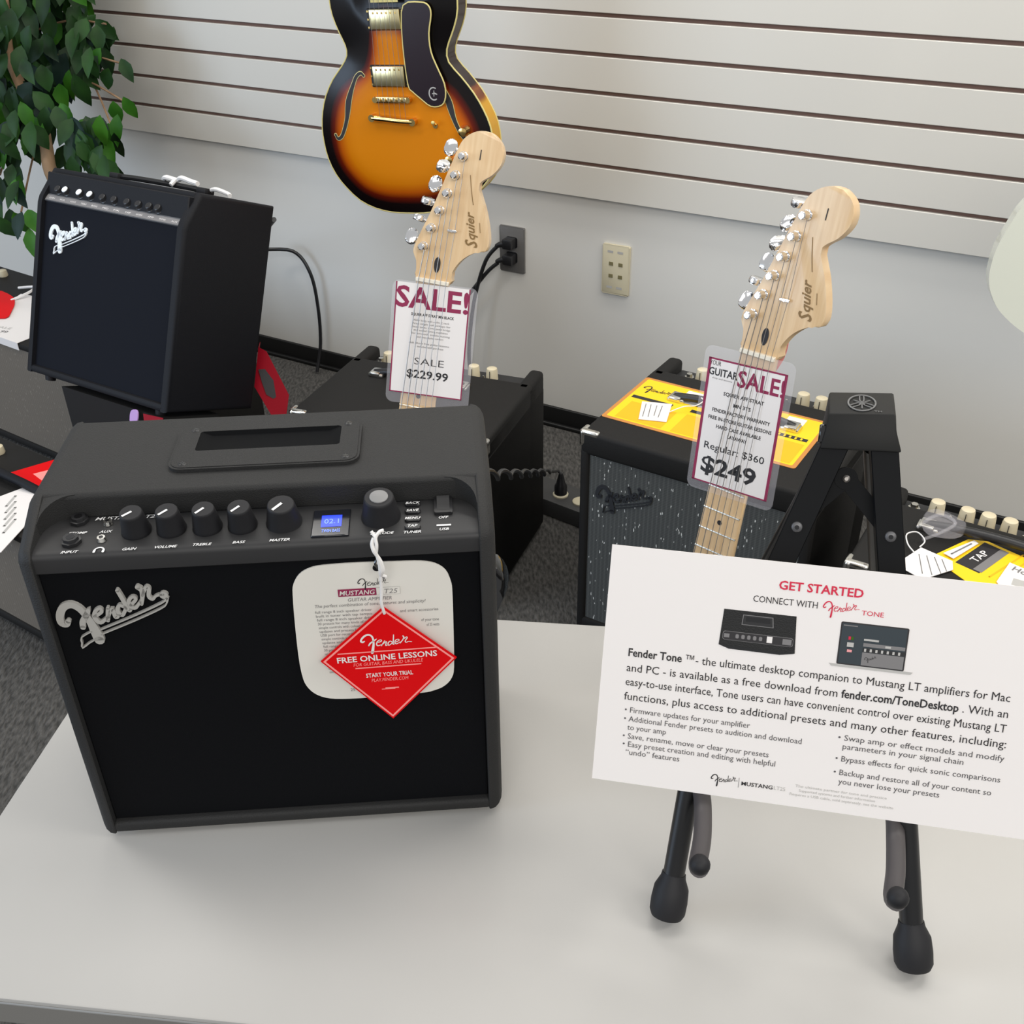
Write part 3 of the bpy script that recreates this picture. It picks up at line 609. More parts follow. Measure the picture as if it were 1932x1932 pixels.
for side, top, mid, foot in ((0, (-.0165, .402), (-.0905, .150), (-.0975, .0)), (1, (.0165, .402), (.0665, .150), (.0950, .0))):
    mb = MB(); channel(mb, top, mid, .0195, .020, M_BARS)
    dv = (Vector(foot) - Vector(mid)).normalized(); up_ = Vector(mid) - dv * .03; lo_ = Vector(foot) - dv * .026
    mb.tube([(up_.x, up_.y, -.006), (lo_.x, lo_.y, .0022)], .0088, M_BLACKMETAL, 20, 0)
    leg = mb.build('leg', st)
    mb = MB(); e0 = Vector((foot[0], foot[1], .0006)) - Vector((dv.x, dv.y, 0)) * .040; e1 = Vector((foot[0], foot[1], .0044)) - Vector((dv.x, dv.y, 0)) * .0018
    mb.lathe_ax(e0, e1, [(0, .0096), (.10, .0102), (.32, .0140), (.60, .0148), (.84, .0145), (.95, .0125), (1, .0085)], M_BLACKM, 28); mb.build('rubber_foot', leg)
    # channel rivet
    rv = (-.0372, .3335) if side == 0 else (.0302, .3350)
    mb = MB(); mb.lathe_ax((rv[0], rv[1], .004), (rv[0], rv[1], .0062), [(0, .0042), (.6, .0038), (1, .0022)], M_RIVET, 18); mb.cyl((rv[0], rv[1], .0061), (rv[0], rv[1], .0066), .0017, M_BLKGLOSS); mb.build('rivet', leg)
    # padded arm reaching forward from the leg
    ball = wl((.1334, .5090, .112)) if side == 0 else wl((.2687, .4781, .112))
    root_ = Vector((mid[0] + (.004 if side == 0 else -.002), .118, -.004)); stt = wl((.1470, .578, .1035)) if side == 0 else wl((.2900, .547, .1035))
    midp = wl((.1420, .545, .100)) if side == 0 else wl((.2800, .512, .100))
    mb = MB(); mb.tube([root_, stt, midp, wl((.1345, .519, .1010)) if side == 0 else wl((.2705, .488, .1010)), ball - (INV.to_3x3() @ Vector((0, 0, 1))) * .004], .0070, M_GREYTUBE, 16, 6)
    arm = mb.build('arm', st)
    mb = MB(); mb.sphere(ball, .0078, M_BLACKM, 18); mb.build('end_ball', arm)
    # rear leg
    bl = wl((0, 0, 0))
    fb = Vector((0.2149, 0.5198, 0)) + F_N * .335 + F_E * (-.082 if side == 0 else .082); tb = Vector((0.2149, 0.5198, 0)) + F_N * .196 + F_E * (-.014 if side == 0 else .014) + Vector((0, 0, .350))
    mb = MB(); a_ = wl(tb); b_2 = wl(fb + Vector((0, 0, .012))); mb.tube([a_, b_2], .0095, M_BLACKMETAL, 16, 0); lg = mb.build('leg', st)
    mb = MB(); mb.lathe_ax(wl(fb + (tb - fb) * .10), wl(fb + Vector((0, 0, .0005)) + (tb - fb) * .02), [(0, .0098), (.3, .013), (.8, .0138), (1, .010)], M_BLACKM, 20); mb.build('rubber_foot', lg)
mb = MB()
for a, b_3 in (((-.006, .3732), (-.034, .3420)), ((-.006, .3732), (.026, .3410))):
    channel(mb, a, b_3, .013, .004, M_BARS, -.006)
mb.cyl((-.006, .3732, -.010), (-.006, .3732, -.0055), .0085, M_BARS, n=24)
br = mb.build('hinge_brace', st)
mb = MB(); mb.lathe_ax((-.006, .3732, -.0055), (-.006, .3732, -.003), [(0, .0030), (.6, .0027), (1, .0014)], M_STEEL, 16); mb.build('rivet', br)

SY = radians(12); S_E = Vector((cos(SY), -sin(SY), 0)); S_N = Vector((sin(SY), cos(SY), 0)); S_UP = S_N * cos(radians(68)) + Vector((0, 0, 1)) * sin(radians(68))
MG = frame((0.060, 0.5889, 0.1181), S_E, S_UP)
sign = thing('sign_card', 'large white printed sign headed GET STARTED leaning on the black stand', 'sign', MG)
mb = MB(); SW, SH = .3245, .1905
mb.prism([(0, 0), (SW, 0), (SW, SH), (0.0006, SH)], -.0008, 0, M_PAPER)
Zs = .0003
mb.text('GET STARTED', .1560, .1700, .0068, M_REDINK, Zs, 'C', .0602, .02)
mb.text('CONNECT WITH', .1085, .1583, .0052, M_INK, Zs, 'L', .0465)
script(mb, .1585, .1600, .026, M_REDINK, Zs, Zs, radians(-14), False, .55)
mb.text('TONE', .1865, .1570, .0038, M_REDINK, Zs, 'L', .0155)
# printed amplifier picture
mb.flat([(.0882, .1503), (.1410, .1505), (.1428, .1218), (.1320, .1195), (.0945, .1197), (.0868, .1223)], Zs, M_TOLEX)
mb.flat([(.1025, .1475), (.1245, .1475), (.1255, .1395), (.1020, .1395)], Zs + .0001, M_GREYINK); mb.flat([(.1030, .1470), (.1240, .1470), (.1248, .1400), (.1026, .1400)], Zs + .0002, M_PANEL); mb.flat([(.1050, .1460), (.1225, .1460), (.1228, .1425), (.1048, .1425)], Zs + .0003, M_BLKGLOSS)
mb.flat(rrect(.0890, .1265, .1408, .1335, .002), Zs + .0001, M_GREYINK); mb.flat(rrect(.0893, .1268, .1405, .1332, .002), Zs + .0002, M_INK)
for i in range(5): mb.flat(rrect(.0985 + i * .0043, .1285, .1010 + i * .0043, .1318, .001), Zs + .0003, M_GREYINK)
mb.rect(.1215, .1278, .1255, .1328, Zs + .0003, M_PAPER); mb.rect(.0900, .1285, .0940, .1315, Zs + .0003, M_GREYINK); mb.rect(.1330, .1278, .1395, .1322, Zs + .0003, M_GREYINK)
mb.flat([(.0870, .1222), (.1426, .1216), (.1320, .1195), (.0945, .1197)], Zs + .0001, M_BLKGLOSS)
# printed laptop picture
M_LAP = mat('slate_ink', srgb(44, 54, 60), 0.5)
mb.flat(rrect(.1732, .1180, .2211, .1508, .0012), Zs, M_INK); mb.rect(.1742, .1190, .2200, .1498, Zs + .0001, M_LAP)
mb.rect(.1905, .1190, .2200, .1290, Zs + .0002, M_GREYINK); mb.rect(.1905, .1292, .2200, .1325, Zs + .0002, M_PANEL); mb.rect(.1905, .1335, .2200, .1362, Zs + .0002, M_GREYINK)
for i in range(7): mb.rect(.1915 + i * .0040, .1297, .1930 + i * .0040, .1320, Zs + .0003, M_LGREYINK)
mb.rect(.1905, .1380, .2010, .1395, Zs + .0003, M_LGREYINK); mb.rect(.1750, .1478, .1850, .1486, Zs + .0003, M_GREYINK); mb.rect(.2060, .1340, .2100, .1357, Zs + .0003, M_LGREYINK)
mb.rect(.1795, .1375, .1812, .1400, Zs + .0003, M_REDINK); mb.rect(.1815, .1375, .1832, .1400, Zs + .0003, M_LEAF2); mb.rect(.1790, .1320, .1838, .1355, Zs + .0003, M_LGREYINK); mb.rect(.1795, .1280, .1830, .1300, Zs + .0003, M_PINK)
script(mb, .1925, .1235, .009, M_INK, Zs + .0003, Zs + .0003, 0, False, .6)
mb.flat([(.1678, .1180), (.2276, .1180), (.2260, .1160), (.1700, .1160)], Zs, M_LGREYINK)
def line(parts, y, x, xe, h, mm=M_INK):
    tot = sum(len(p[0]) * (1.12 if p[1] else 1) for p in parts); cur = x
    for i, (s, bd) in enumerate(parts):
        wd = (xe - x) * len(s) * (1.12 if bd else 1) / tot; mb.text(s.strip(), cur, y, h, mm, Zs, 'L', wd - (.0028 if i < len(parts) - 1 else 0), .02 if bd else 0); cur += wd
H1 = .0066
line([('Fender Tone', 1), ('™- the ultimate desktop companion to Mustang LT amplifiers for Mac', 0)], .1045, .0200, .2965, H1)
line([('and PC - is available as a free download from ', 0), ('fender.com/ToneDesktop', 1), ('. With an', 0)], .0922, .0196, .2968, H1)
line([('easy-to-use interface, Tone users can have convenient control over existing Mustang LT', 0)], .0808, .0198, .2972, H1)
line([('functions, plus access to additional presets and many other features, including:', 0)], .0690, .0196, .2988, H1)
H2 = .0047
M_TXT2 = mat('soft_black_ink', srgb(84, 82, 84), 0.6)
for s, x, y, xe in (('• Firmware updates for your amplifier', .0210, .0588, .1165), ('• Additional Fender presets to audition and download', .0210, .0515, .1556), ('to your amp', .0242, .0446, .0541), ('• Save, rename, move or clear your presets', .0212, .0373, .1327), ('• Easy preset creation and editing with helpful', .0217, .0306, .1383), ('“undo” features', .0245, .0240, .0663),
                    ('• Swap amp or effect models and modify', .1815, .0588, .2992), ('parameters in your signal chain', .1856, .0520, .2717), ('• Bypass effects for quick sonic comparisons', .1815, .0420, .2987), ('• Backup and restore all of your content so', .1815, .0310, .2940), ('you never lose your presets', .1858, .0238, .2585)):
    mb.text(s, x, y, H2, M_TXT2, Zs, 'L', xe - x)
script(mb, .0914, .0140, .0205, M_INK, Zs, Zs, radians(-14), False, .6)
mb.rect(.1128, .0095, .1131, .0175, Zs, M_INK); mb.text('MUSTANG', .1150, .0118, .0032, M_INK, Zs, 'L', .0235, .02); mb.text('LT25', .1395, .0118, .0032, M_LGREYINK, Zs, 'L', .0085)
mb.text('The ultimate partner for tone and practice', .1550, .0165, .0022, M_LGREYINK, Zs, 'L', .067); mb.text('Supported systems and further information', .1580, .0130, .0022, M_LGREYINK, Zs, 'L', .056); mb.text('Requires a USB cable, sold separately, see the website', .1516, .0094, .0022, M_LGREYINK, Zs, 'L', .076)
mb.build('printed_panel', sign)

# ------------------------------------------------------------------ guitars standing on the floor
HEAD = [(-.0215, -.0007), (-.0227, .015), (-.0295, .029), (-.0294, .0366), (-.0220, .0580), (-.0142, .0791), (-.0040, .1120), (.0059, .1445), (.0126, .1641), (.0215, .1746), (.0344, .1804), (.0488, .1795), (.0603, .1705), (.0658, .1588), (.0638, .1456), (.0557, .1336), (.0462, .1263), (.0416, .1216), (.0405, .1171), (.0461, .105), (.0529, .0905), (.0596, .0703), (.0626, .0546), (.0600, .0440), (.051, .0421), (.0404, .0365), (.0314, .0284), (.0251, .0192), (.0213, .0095), (.0205, -.0007)]
PEGS = [(.0178, .1489), (.0112, .1264), (.0042, .1043), (-.0026, .083), (-.0103, .0609), (-.0173, .038)]
def strat_body():
    half = [(.000, -.405), (.050, -.398), (.085, -.372), (.118, -.352), (.142, -.368), (.148, -.400), (.136, -.445), (.112, -.492), (.107, -.535), (.122, -.590), (.148, -.650), (.158, -.705), (.146, -.760), (.105, -.798), (.045, -.815), (-.010, -.818), (-.070, -.812), (-.120, -.785), (-.148, -.735), (-.153, -.685), (-.138, -.628), (-.108, -.575), (-.094, -.525), (-.094, -.475), (-.103, -.420), (-.108, -.365), (-.102, -.330), (-.088, -.326), (-.070, -.360), (-.045, -.398)]
    return smooth_loop(half, 3)
def fret(n): return .6477 * (1 - 2 ** (-n / 12))
def standing_guitar(label, M, tuner_rot, seed):
    LB = .818
    g = thing('electric_guitar', label, 'guitar', M @ T((0, -LB, 0)), 'maple neck electric guitars standing on the floor')
    O = T((0, LB, 0))
    mb = MB(O); mb.prism(strat_body(), -.050, -.007, M_BLKGLOSS, .008, 3, True); mb.build('body', g)
    mb = MB(O); mb.prism(smooth_loop([(-.03, -.41), (.04, -.40), (.10, -.385), (.105, -.45), (.075, -.52), (.090, -.62), (.085, -.69), (.03, -.66), (-.05, -.60), (-.075, -.50), (-.085, -.42)], 3), -.0068, -.0045, M_PAPER2); pg = mb.build('pickguard', g)
    for y in (-.475, -.535, -.595):
        mb = MB(O); mb.prism(rrect(-.042, y - .009, .042, y + .009, .009), -.0045, .0005, M_PAPER2, .001, 1); mb.build('pickup', pg)
    mb = MB(O); mb.box(-.033, -.672, -.0068, .033, -.636, .0015, M_CHROME, .002, 2); mb.build('bridge', g)
    # neck and headstock in one piece of maple, face at z = 0
    mb = MB(O)
    w0, w1 = .0207, .0275; yb = -.445
    n = 9; rows = 14; vs = []; fs = []
    for r in range(rows):
        t = r / (rows - 1); y = yb * t; wd = w0 + (w1 - w0) * t
        for k in range(n):
            a = pi * k / (n - 1); vs.append((wd * cos(a), y, -.0035 - .0175 * sin(a) ** .8))
        vs.append((-wd, y, 0)); vs.append((wd, y, 0))
    L_ = n + 2
    for r in range(rows - 1):
        for k in range(L_): fs.append((r * L_ + k, r * L_ + (k + 1) % L_, (r + 1) * L_ + (k + 1) % L_, (r + 1) * L_ + k))
    fs.append(tuple(range(L_))[::-1]); fs.append(tuple((rows - 1) * L_ + k for k in range(L_)))
    mb.add(vs, fs, M_MAPLE)
    for q in range(1, 21):
        y = -fret(q); wd = w0 + (w1 - w0) * min(1, -y / .445)
        mb.tube([(-wd, y, .0002), (wd, y, .0002)], .0013, M_FRET, 6, 0)
    for q in (3, 5, 7, 9, 15, 17, 19):
        y = -(fret(q) + fret(q - 1)) / 2; mb.flat([(.003 * cos(a), y + .003 * sin(a)) for a in [2 * pi * i / 12 for i in range(12)]], .0003, M_INK)
    mb.prism([(.0205, -.003)] + [(-.0213, -.003)] + smooth_loop(HEAD, 3)[:len(HEAD) * 3 - 3], -.0170, -.0020, M_MAPLE, .0012, 2, True)
    # truss rod slot and printing
    zf = -.0016
    mb.flat([(.0025 + .0040 * cos(a), .0195 + .0085 * sin(a) * (1.25 if sin(a) < 0 else 1)) for a in [2 * pi * i / 18 for i in range(18)]], zf + .0002, M_INK)
    M_GOLDINK = GOLDINK
    mb.text('S', .0490, .0465, .0150, M_GOLDINK, zf, 'L', .0110, .02, .4, radians(101)); mb.text('quier', .0450, .0560, .0108, M_GOLDINK, zf, 'L', .0330, .02, .4, radians(101))
    mb.stroke([(.0372, .0960, .0009), (.0330, .1110, .0009), (.0290, .1290, .0007)], zf, zf, M_GOLDINK, 3)
    mb.stroke([(.0505, .0650, .0007), (.0480, .0760, .0007)], zf, zf, M_GOLDINK)
    mb.stroke([(.0382, .1590, .0012), (.0379, .1482, .0012)], zf, zf, M_INK)
    neck = mb.build('neck', g)
    mb = MB(O); mb.box(-.0213, -.0045, -.004, .0207, .0005, .0035, M_BONE, .0006, 1); mb.build('nut', g)
    rn = random.Random(seed)
    for i, (x, y) in enumerate(PEGS):
        mb = MB(O); mb.lathe_ax((x, y, -.0021), (x, y, .0125), [(0, .0056), (.12, .0058), (.2, .0046), (.35, .0040), (.75, .0038), (.9, .0042), (1, .0030)], M_CHROME, 18)
        # worm housing behind and button out to the left
        d = Vector((-.985, .17, 0)); a_ = Vector((x, y + .004, -.024)); ex = a_ + d * .0165
        mb.box(x - .010, y - .004, -.030, x + .008, y + .012, -.0185, M_CHROME, .002, 2)
        mb.tube([a_, ex], .0022, M_CHROME, 10, 0)
        q = Matrix.Translation(ex + d * .006) @ d.to_track_quat('X', 'Z').to_matrix().to_4x4() @ Matrix.Rotation(radians(tuner_rot[i]), 4, 'X')
        k = MB(O @ q); k.prism(rrect(-.0070, -.0098, .0070, .0098, .0055), -.0036, .0036, M_CHROME, .0018, 2, True)
        o_ = len(mb.v); mb.v += k.v; mb.f += [tuple(o_ + j for j in f) for f in k.f]; mb.mi += [mb.mid(M_CHROME)] * len(k.f)
        mb.build('tuner', g)
    mb = MB(O); mb.cyl((.0159, .0617, -.0045), (.0159, .0617, .003), .0016, M_CHROME); mb.box(.0100, .0600, .0005, .0218, .0634, .0022, M_CHROME, .0007, 1); mb.build('string_tree', g)
    for i in range(6):
        xn = -.0175 + i * .0070; xb = -.0262 + i * .0105
        px, py_ = PEGS[5 - i]
        mb = MB(O)
        mid_ = [] if i < 4 else [(.0115 + (i - 4) * .008, .0617, .0003)]
        mb.tube([(px + .003, py_, .0035)] + mid_ + [(xn, -.0020, .0038)], .00055 - .00005 * i, M_STEEL, 5, 0)
        mb.tube([(xn, -.0020, .0038), (xb, -.650, .0075)], .00055 - .00005 * i, M_STEEL, 5, 0)
        mb.build('string', g)
    return g
GOLDINK = mat('bronze_ink', srgb(128, 98, 52), 0.5)
M_L = frame((-.0930, 1.2555, .2813), (.9691, -.2206, -.1105), (.1651, .2468, .9549))
M_R = frame((.2677, 1.0467, .2720), (.7427, -.6697, -.0034), (.1417, .1522, .9781))
standing_guitar('left electric guitar with blonde maple headstock, standing behind the nearest amplifier, tagged $229.99', M_L, (25, 60, 30, 85, 100, 20), 1)
standing_guitar('right electric guitar with blonde maple headstock and neck rising above the white sign, tagged $249', M_R, (80, 50, 60, 20, 95, 30), 2)
def floor_stand(M, label):
    b0 = M @ Vector((0, -.818, -.030)); f = Vector((b0.x, b0.y, 0)); back = -Vector((M.col[2].x, M.col[2].y, 0)).normalized(); rt = Vector((M.col[0].x, M.col[0].y, 0)).normalized()
    s = thing('floor_stand', label, 'stand', T(f))
    hub = back * .09 + Vector((0, 0, .12))
    mb = MB(); mb.tube([hub, back * .10 + Vector((0, 0, b0.z + .05)), (M @ Vector((0, -.62, -.085))) - f], .010, M_BLACKMETAL, 12, 4); mb.build('post', s)
    for v in (rt * .17 + back * .01, -rt * .17 + back * .01, back * .26):
        mb = MB(); mb.tube([hub, v * .6 + back * .04 + Vector((0, 0, .06)), v + Vector((0, 0, .008))], .008, M_BLACKMETAL, 10, 4); mb.build('leg', s)
    mb = MB(); zc = b0.z - .012
    for sx in (-1, 1):
        mb.tube([back * .095 + Vector((0, 0, zc + .03)), back * .06 + rt * sx * .07 + Vector((0, 0, zc - .004)), rt * sx * .08 + Vector((0, 0, zc - .006)), -back * .035 + rt * sx * .08 + Vector((0, 0, zc - .004)), -back * .042 + rt * sx * .08 + Vector((0, 0, zc + .02))], .007, M_BLACKM, 10, 4)
    mb.build('cradle', s)
floor_stand(M_L, 'black floor stand under the left maple neck guitar, behind the nearest amplifier')
floor_stand(M_R, 'black floor stand under the right maple neck guitar, behind the white sign')

# price tags tucked under the strings
def price_tag(label, M, cx, cy, rot, wd, ht, sl, draw):
    t = thing('price_tag', label, 'price tag', M @ T((cx, cy, .0018)) @ RZ(rot), 'price tags on guitar necks')
    mb = MB(); a, b, c, d = sl; mb.prism(rrect(a, b, c, d, .009), 0, .0003, M_SLEEVE); mb.build('clear_sleeve', t)['label'] = 'clear plastic sleeve'
    mb = MB(); mb.rect(-wd / 2, -ht / 2, wd / 2, ht / 2, .0006, M_PAPER); draw(mb); mb.build('paper', t)
    return t
def draw_l(mb):
    w2, h2 = .0475, .0695; z = .0008
    mb.rect(-w2, -h2, -w2 + .0016, h2, z, M_MAROON); mb.rect(w2 - .0016, -h2, w2, h2, z, M_MAROON); mb.rect(-w2, -h2, w2, -h2 + .0014, z, M_MAROON)
    mb.text('SALE!', 0, h2 - .0300, .0265, M_MAROON, z, 'C', .0930, .022)
    mb.text('SQUIER AFF STRAT MN BLACK', .002, .0300, .0035, M_INK, z, 'C', .055, .02)
    for i, (s, wd) in enumerate((('Alder body with a slim C neck', .046), ('three single coil pickups for', .050), ('classic tones, a two point bridge', .050), ('and sealed tuning machines', .044), ('for smooth stable tuning', .050), ('and easy playing comfort', .034))): mb.text(s, .001, .0235 - i * .0041, .0024, M_GREYINK, z, 'C', wd)
    mb.text('Ask about free guitar lessons', 0, -.0050, .0026, M_GREYINK, z, 'C', .052); mb.text('included with purchase', .002, -.0092, .0026, M_GREYINK, z, 'C', .034)
    mb.text('SALE', .002, -.0310, .0092, M_INK, z, 'C', .0385, -.01); mb.text('$229.99', .001, -.0480, .0105, M_INK, z, 'C', .0540, .02)
def draw_r(mb):
    w2, h2 = .0483, .072; z = .0008
    mb.rect(-w2, -h2, -w2 + .0034, h2, z, M_MAROON); mb.rect(w2 - .0034, -h2, w2, h2, z, M_MAROON); mb.rect(-w2, h2 - .002, w2, h2, z, M_MAROON); mb.rect(-w2, -h2, w2, -h2 + .0016, z, M_MAROON)
    mb.text('YOUR', -.0462, .0640, .0054, M_INK, z, 'L', .014, 0); mb.text('GUITAR', -.0462, .0530, .0085, M_INK, z, 'L', .0365, .02); mb.text('shop and lessons', -.041, .0490, .002, M_GREYINK, z, 'L', .025)
    mb.text('SALE!', .0465, .0465, .0190, M_MAROON, z, 'R', .0560, .02)
    for s, y, wd in (('SQUIER AFF STRAT', .0330, .050), ('MN 3TS', .0225, .0215), ('FENDER FACTORY WARRANTY', .0125, .072), ('FREE IN-STORE GUITAR LESSONS', .0035, .079), ('HARD CASE AVAILABLE', -.0055, .056), ('LAYAWAY', -.0140, .0245)): mb.text(s, .001, y, .0042, M_INK, z, 'C', wd, .02)
    mb.text('Regular: $360', -.0005, -.0315, .0085, M_INK, z, 'C', .0760, .005); mb.text('$249', -.004, -.0590, .0195, M_INK, z, 'C', .0700, .026)
price_tag('white $229.99 SALE tag in a clear sleeve on the left guitar neck', M_L, .0055, -.0755, 3.0, .095, .139, (-.052, -.083, .057, .0715), draw_l)
pr = price_tag('white $249 SALE tag in a clear sleeve on the right guitar neck', M_R, -.0026, -.0876, 4.0, .0966, .144, (-.0545, -.082, .0560, .0850), draw_r)
mb = MB(); mb.stroke([(.012, .060, .010), (.0215, .085, .013), (.0240, .105, .010), (.020, .118, .005)], -.027, -.0264, M_PINK, 5); mb.build('loop', pr)['label'] = 'pink strip behind the neck'

# ------------------------------------------------------------------ the hanging sunburst guitar
a22 = radians(22); tl = radians(-3.1)
HX = Vector((cos(a22), -sin(a22), 0)); HAX = Vector((0, 0, 1)) * cos(tl) + HX * sin(tl); HXX = HX * cos(tl) - Vector((0, 0, 1)) * sin(tl)
MH = frame((-.2316, 2.4218, .2590), HXX, HAX)
hg = thing('electric_guitar', 'sunburst semi-hollow guitar with f-holes hanging in front of the slatwall', 'guitar', MH @ T((0, -.255, 0)))
OH = T((0, .255, 0))
HOUT = [(-.0097, -.2544), (-.0507, -.2539), (-.0913, -.2471), (-.1306, -.2304), (-.1613, -.2035), (-.1845, -.1739), (-.1993, -.1384), (-.2042, -.103), (-.2034, -.068), (-.1957, -.0334), (-.1813, .0006), (-.1578, .0341), (-.1305, .0614), (-.1145, .0830), (-.1150, .1041), (-.1262, .1305), (-.1364, .1618), (-.1388, .1926), (-.1340, .225), (-.115, .262), (-.085, .283), (-.055, .275), (-.040, .245), (-.0385, .215), (.0385, .215), (.042, .245), (.060, .275), (.090, .288), (.125, .270), (.150, .235), (.1585, .1900), (.1531, .1534), (.1392, .1226), (.1253, .0943), (.1270, .0690), (.1527, .0404), (.179, .0079), (.1981, -.0249), (.2112, -.0581), (.2155, -.0975), (.211, -.1378), (.1956, -.1736), (.1623, -.205), (.120, -.2290), (.076, -.2440), (.0312, -.2525)]
HO = smooth_loop(HOUT, 2)
def edge_dist(p):
    best = 9
    for i in range(len(HO)):
        a = Vector((HO[i][0], HO[i][1])); b2 = Vector((HO[(i + 1) % len(HO)][0], HO[(i + 1) % len(HO)][1])); d = b2 - a; t = max(0, min(1, (Vector(p) - a).dot(d) / max(d.length_squared, 1e-9)))
        best = min(best, (a + d * t - Vector(p)).length)
    return best
def inside(p):
    c = False; n = len(HO); x, y = p
    for i in range(n):
        x1, y1 = HO[i]; x2, y2 = HO[(i + 1) % n]
        if (y1 > y) != (y2 > y) and x < (x2 - x1) * (y - y1) / (y2 - y1) + x1: c = not c
    return c
def dome(d): t = min(1, d / .10); return .012 * (1 - (1 - t) ** 2)
# arched top: triangulated outline plus interior grid
from mathutils.geometry import delaunay_2d_cdt
pts = [Vector(p) for p in HO]; edges = [(i, (i + 1) % len(HO)) for i in range(len(HO))]
gx = -.21
while gx < .22:
    gy = -.26
    while gy < .29:
        if inside((gx, gy)) and edge_dist((gx, gy)) > .006: pts.append(Vector((gx, gy)))
        gy += .0125
    gx += .0125
cv, ce, cf, *_ = delaunay_2d_cdt(pts, edges, [], 1, 1e-6)
mb = MB(OH); ds = [edge_dist(p) if i >= len(HO) else 0.0 for i, p in enumerate(cv)]
mb.add([(p.x, p.y, dome(ds[i])) for i, p in enumerate(cv)], [tuple(f) for f in cf], M_BURST)
# side wall and back
n = len(HO)
mb.add([(p[0], p[1], 0) for p in HO] + [(p[0] * 1.0, p[1], -.044) for p in HO], [(i, n + i, n + (i + 1) % n, (i + 1) % n) for i in range(n)], M_SIDE)
mb.flat(HO, -.044, M_SIDE)
body = mb.build('body', hg, 60)
at = body.data.attributes.new('edge', 'FLOAT', 'POINT')
def tone(i):
    if i >= len(cv): return 0.0
    x, y = cv[i]; d = ds[i]
    up = max(0.0, (y - .02) / .12)                       # upper bout stays black except for the strip between the pickups
    v = d / .085 - 0.02
    v *= max(0.0, 1 - up * (0.10 + 1.6 * min(1, abs(x + .004) / .075) ** 1.6))
    return max(0.0, min(1.0, v))
at.data.foreach_set('value', [tone(i) for i in range(len(body.data.vertices))])
mb = MB(OH); ring = HO + [HO[0]]
mb.tube([(p[0], p[1], -.0004) for p in ring], .0017, M_BIND, 6, 0); mb.tube([(p[0], p[1], -.0440) for p in ring], .0016, M_BIND, 6, 0); mb.build('binding', hg)
zt = .0125
pgo = smooth_loop([(.044, .1811), (.0836, .1863), (.1009, .18), (.105, .1631), (.0962, .1281), (.097, .0924), (.1083, .0613), (.121, .0298), (.1207, .0032), (.1102, -.013), (.0848, -.0155), (.0614, .0005), (.0452, .0134), (.0364, .0241), (.0335, .0666), (.0345, .1288)], 3)
mb = MB(OH); mb.prism(pgo, .0165, .0190, M_PGUARD); mb.tube([(p[0], p[1], .0180) for p in pgo + pgo[:1]], .0017, M_BIND, 6, 0); pg = mb.build('pickguard', hg)
mb = MB(OH); mb.stroke([(.0945 + .0105 * cos(radians(a)), .0100 + .0125 * sin(radians(a)), .0026) for a in range(62, 306, 17)], .0191, .0196, M_LGREYINK, 1); mb.stroke([(.0915, .0100, .0020), (.0960, .0112, .0028), (.1015, .0090, .0024)], .0191, .0196, M_LGREYINK, 3); mb.stroke([(.0955, .0160, .0016), (.0945, .0050, .0016)], .0191, .0196, M_LGREYINK, 2); mb.build('emblem', pg)
for (x0, y0, x1, y1), mm in (((-.0385, .1340, .0345, .1770), M_GOLDL), ((-.0470, .0215, .0300, .0665), M_GOLDL)):
    mb = MB(OH); mb.box(x0 - .007, y0, .009, x1 + .007, y1, .0150, M_BLACK, .002, 1)
    for sx in (x0 - .004, x1 + .004):
        for yy in (y0 + .006, (y0 + y1) / 2, y1 - .006): mb.cyl((sx, yy, .0150), (sx, yy, .0165), .0022, M_GOLD, n=8)
    p = mb.build('pickup', hg)
    mb = MB(OH); mb.box(x0 + .001, y0 + .002, .0150, x1 - .001, y1 - .002, .0205, mm, .002, 2)
    for k in range(6): mb.cyl((x0 + .011 + k * (x1 - x0 - .022) / 5, y1 - .009, .0205), (x0 + .011 + k * (x1 - x0 - .022) / 5, y1 - .009, .0212), .0022, M_GOLD, n=8)
    mb.build('cover', p)
mb = MB(OH); mb.box(-.0510, -.0100, .0180, .0370, .0035, .0240, M_GOLD, .002, 2)
for k in range(6): mb.box(-.0395 + k * .0125, -.0060, .024, -.0320 + k * .0125, .0020, .0268, M_GOLDL, .001, 1)
for x in (-.046, .033): mb.cyl((x, -.003, .008), (x, -.003, .0255), .0062, M_GOLD, n=14)
mb.build('bridge', hg)
mb = MB(OH); mb.tube([(-.0590, -.0410, .0215), (-.03, -.0430, .0225), (.01, -.0465, .0225), (.0385, -.0480, .0215)], .0062, M_GOLD, 14, 4)
for x, y in ((-.0590, -.0410), (.0390, -.0480)): mb.cyl((x, y, .008), (x, y, .0270), .0078, M_GOLD, n=16)
mb.build('tailpiece', hg)
FH = [(-.0741, .0441, .004), (-.0814, .0490, .006), (-.0935, .0415, .007), (-.1040, .0240, .008), (-.1140, .0040, .0115), (-.1200, -.0110, .0135), (-.1240, -.0260, .0125), (-.1295, -.0460, .009), (-.1386, -.0668, .008), (-.1500, -.0850, .007), (-.1610, -.0900, .006), (-.1660, -.0820, .004)]
def zone(p): return dome(edge_dist((p[0], p[1])))
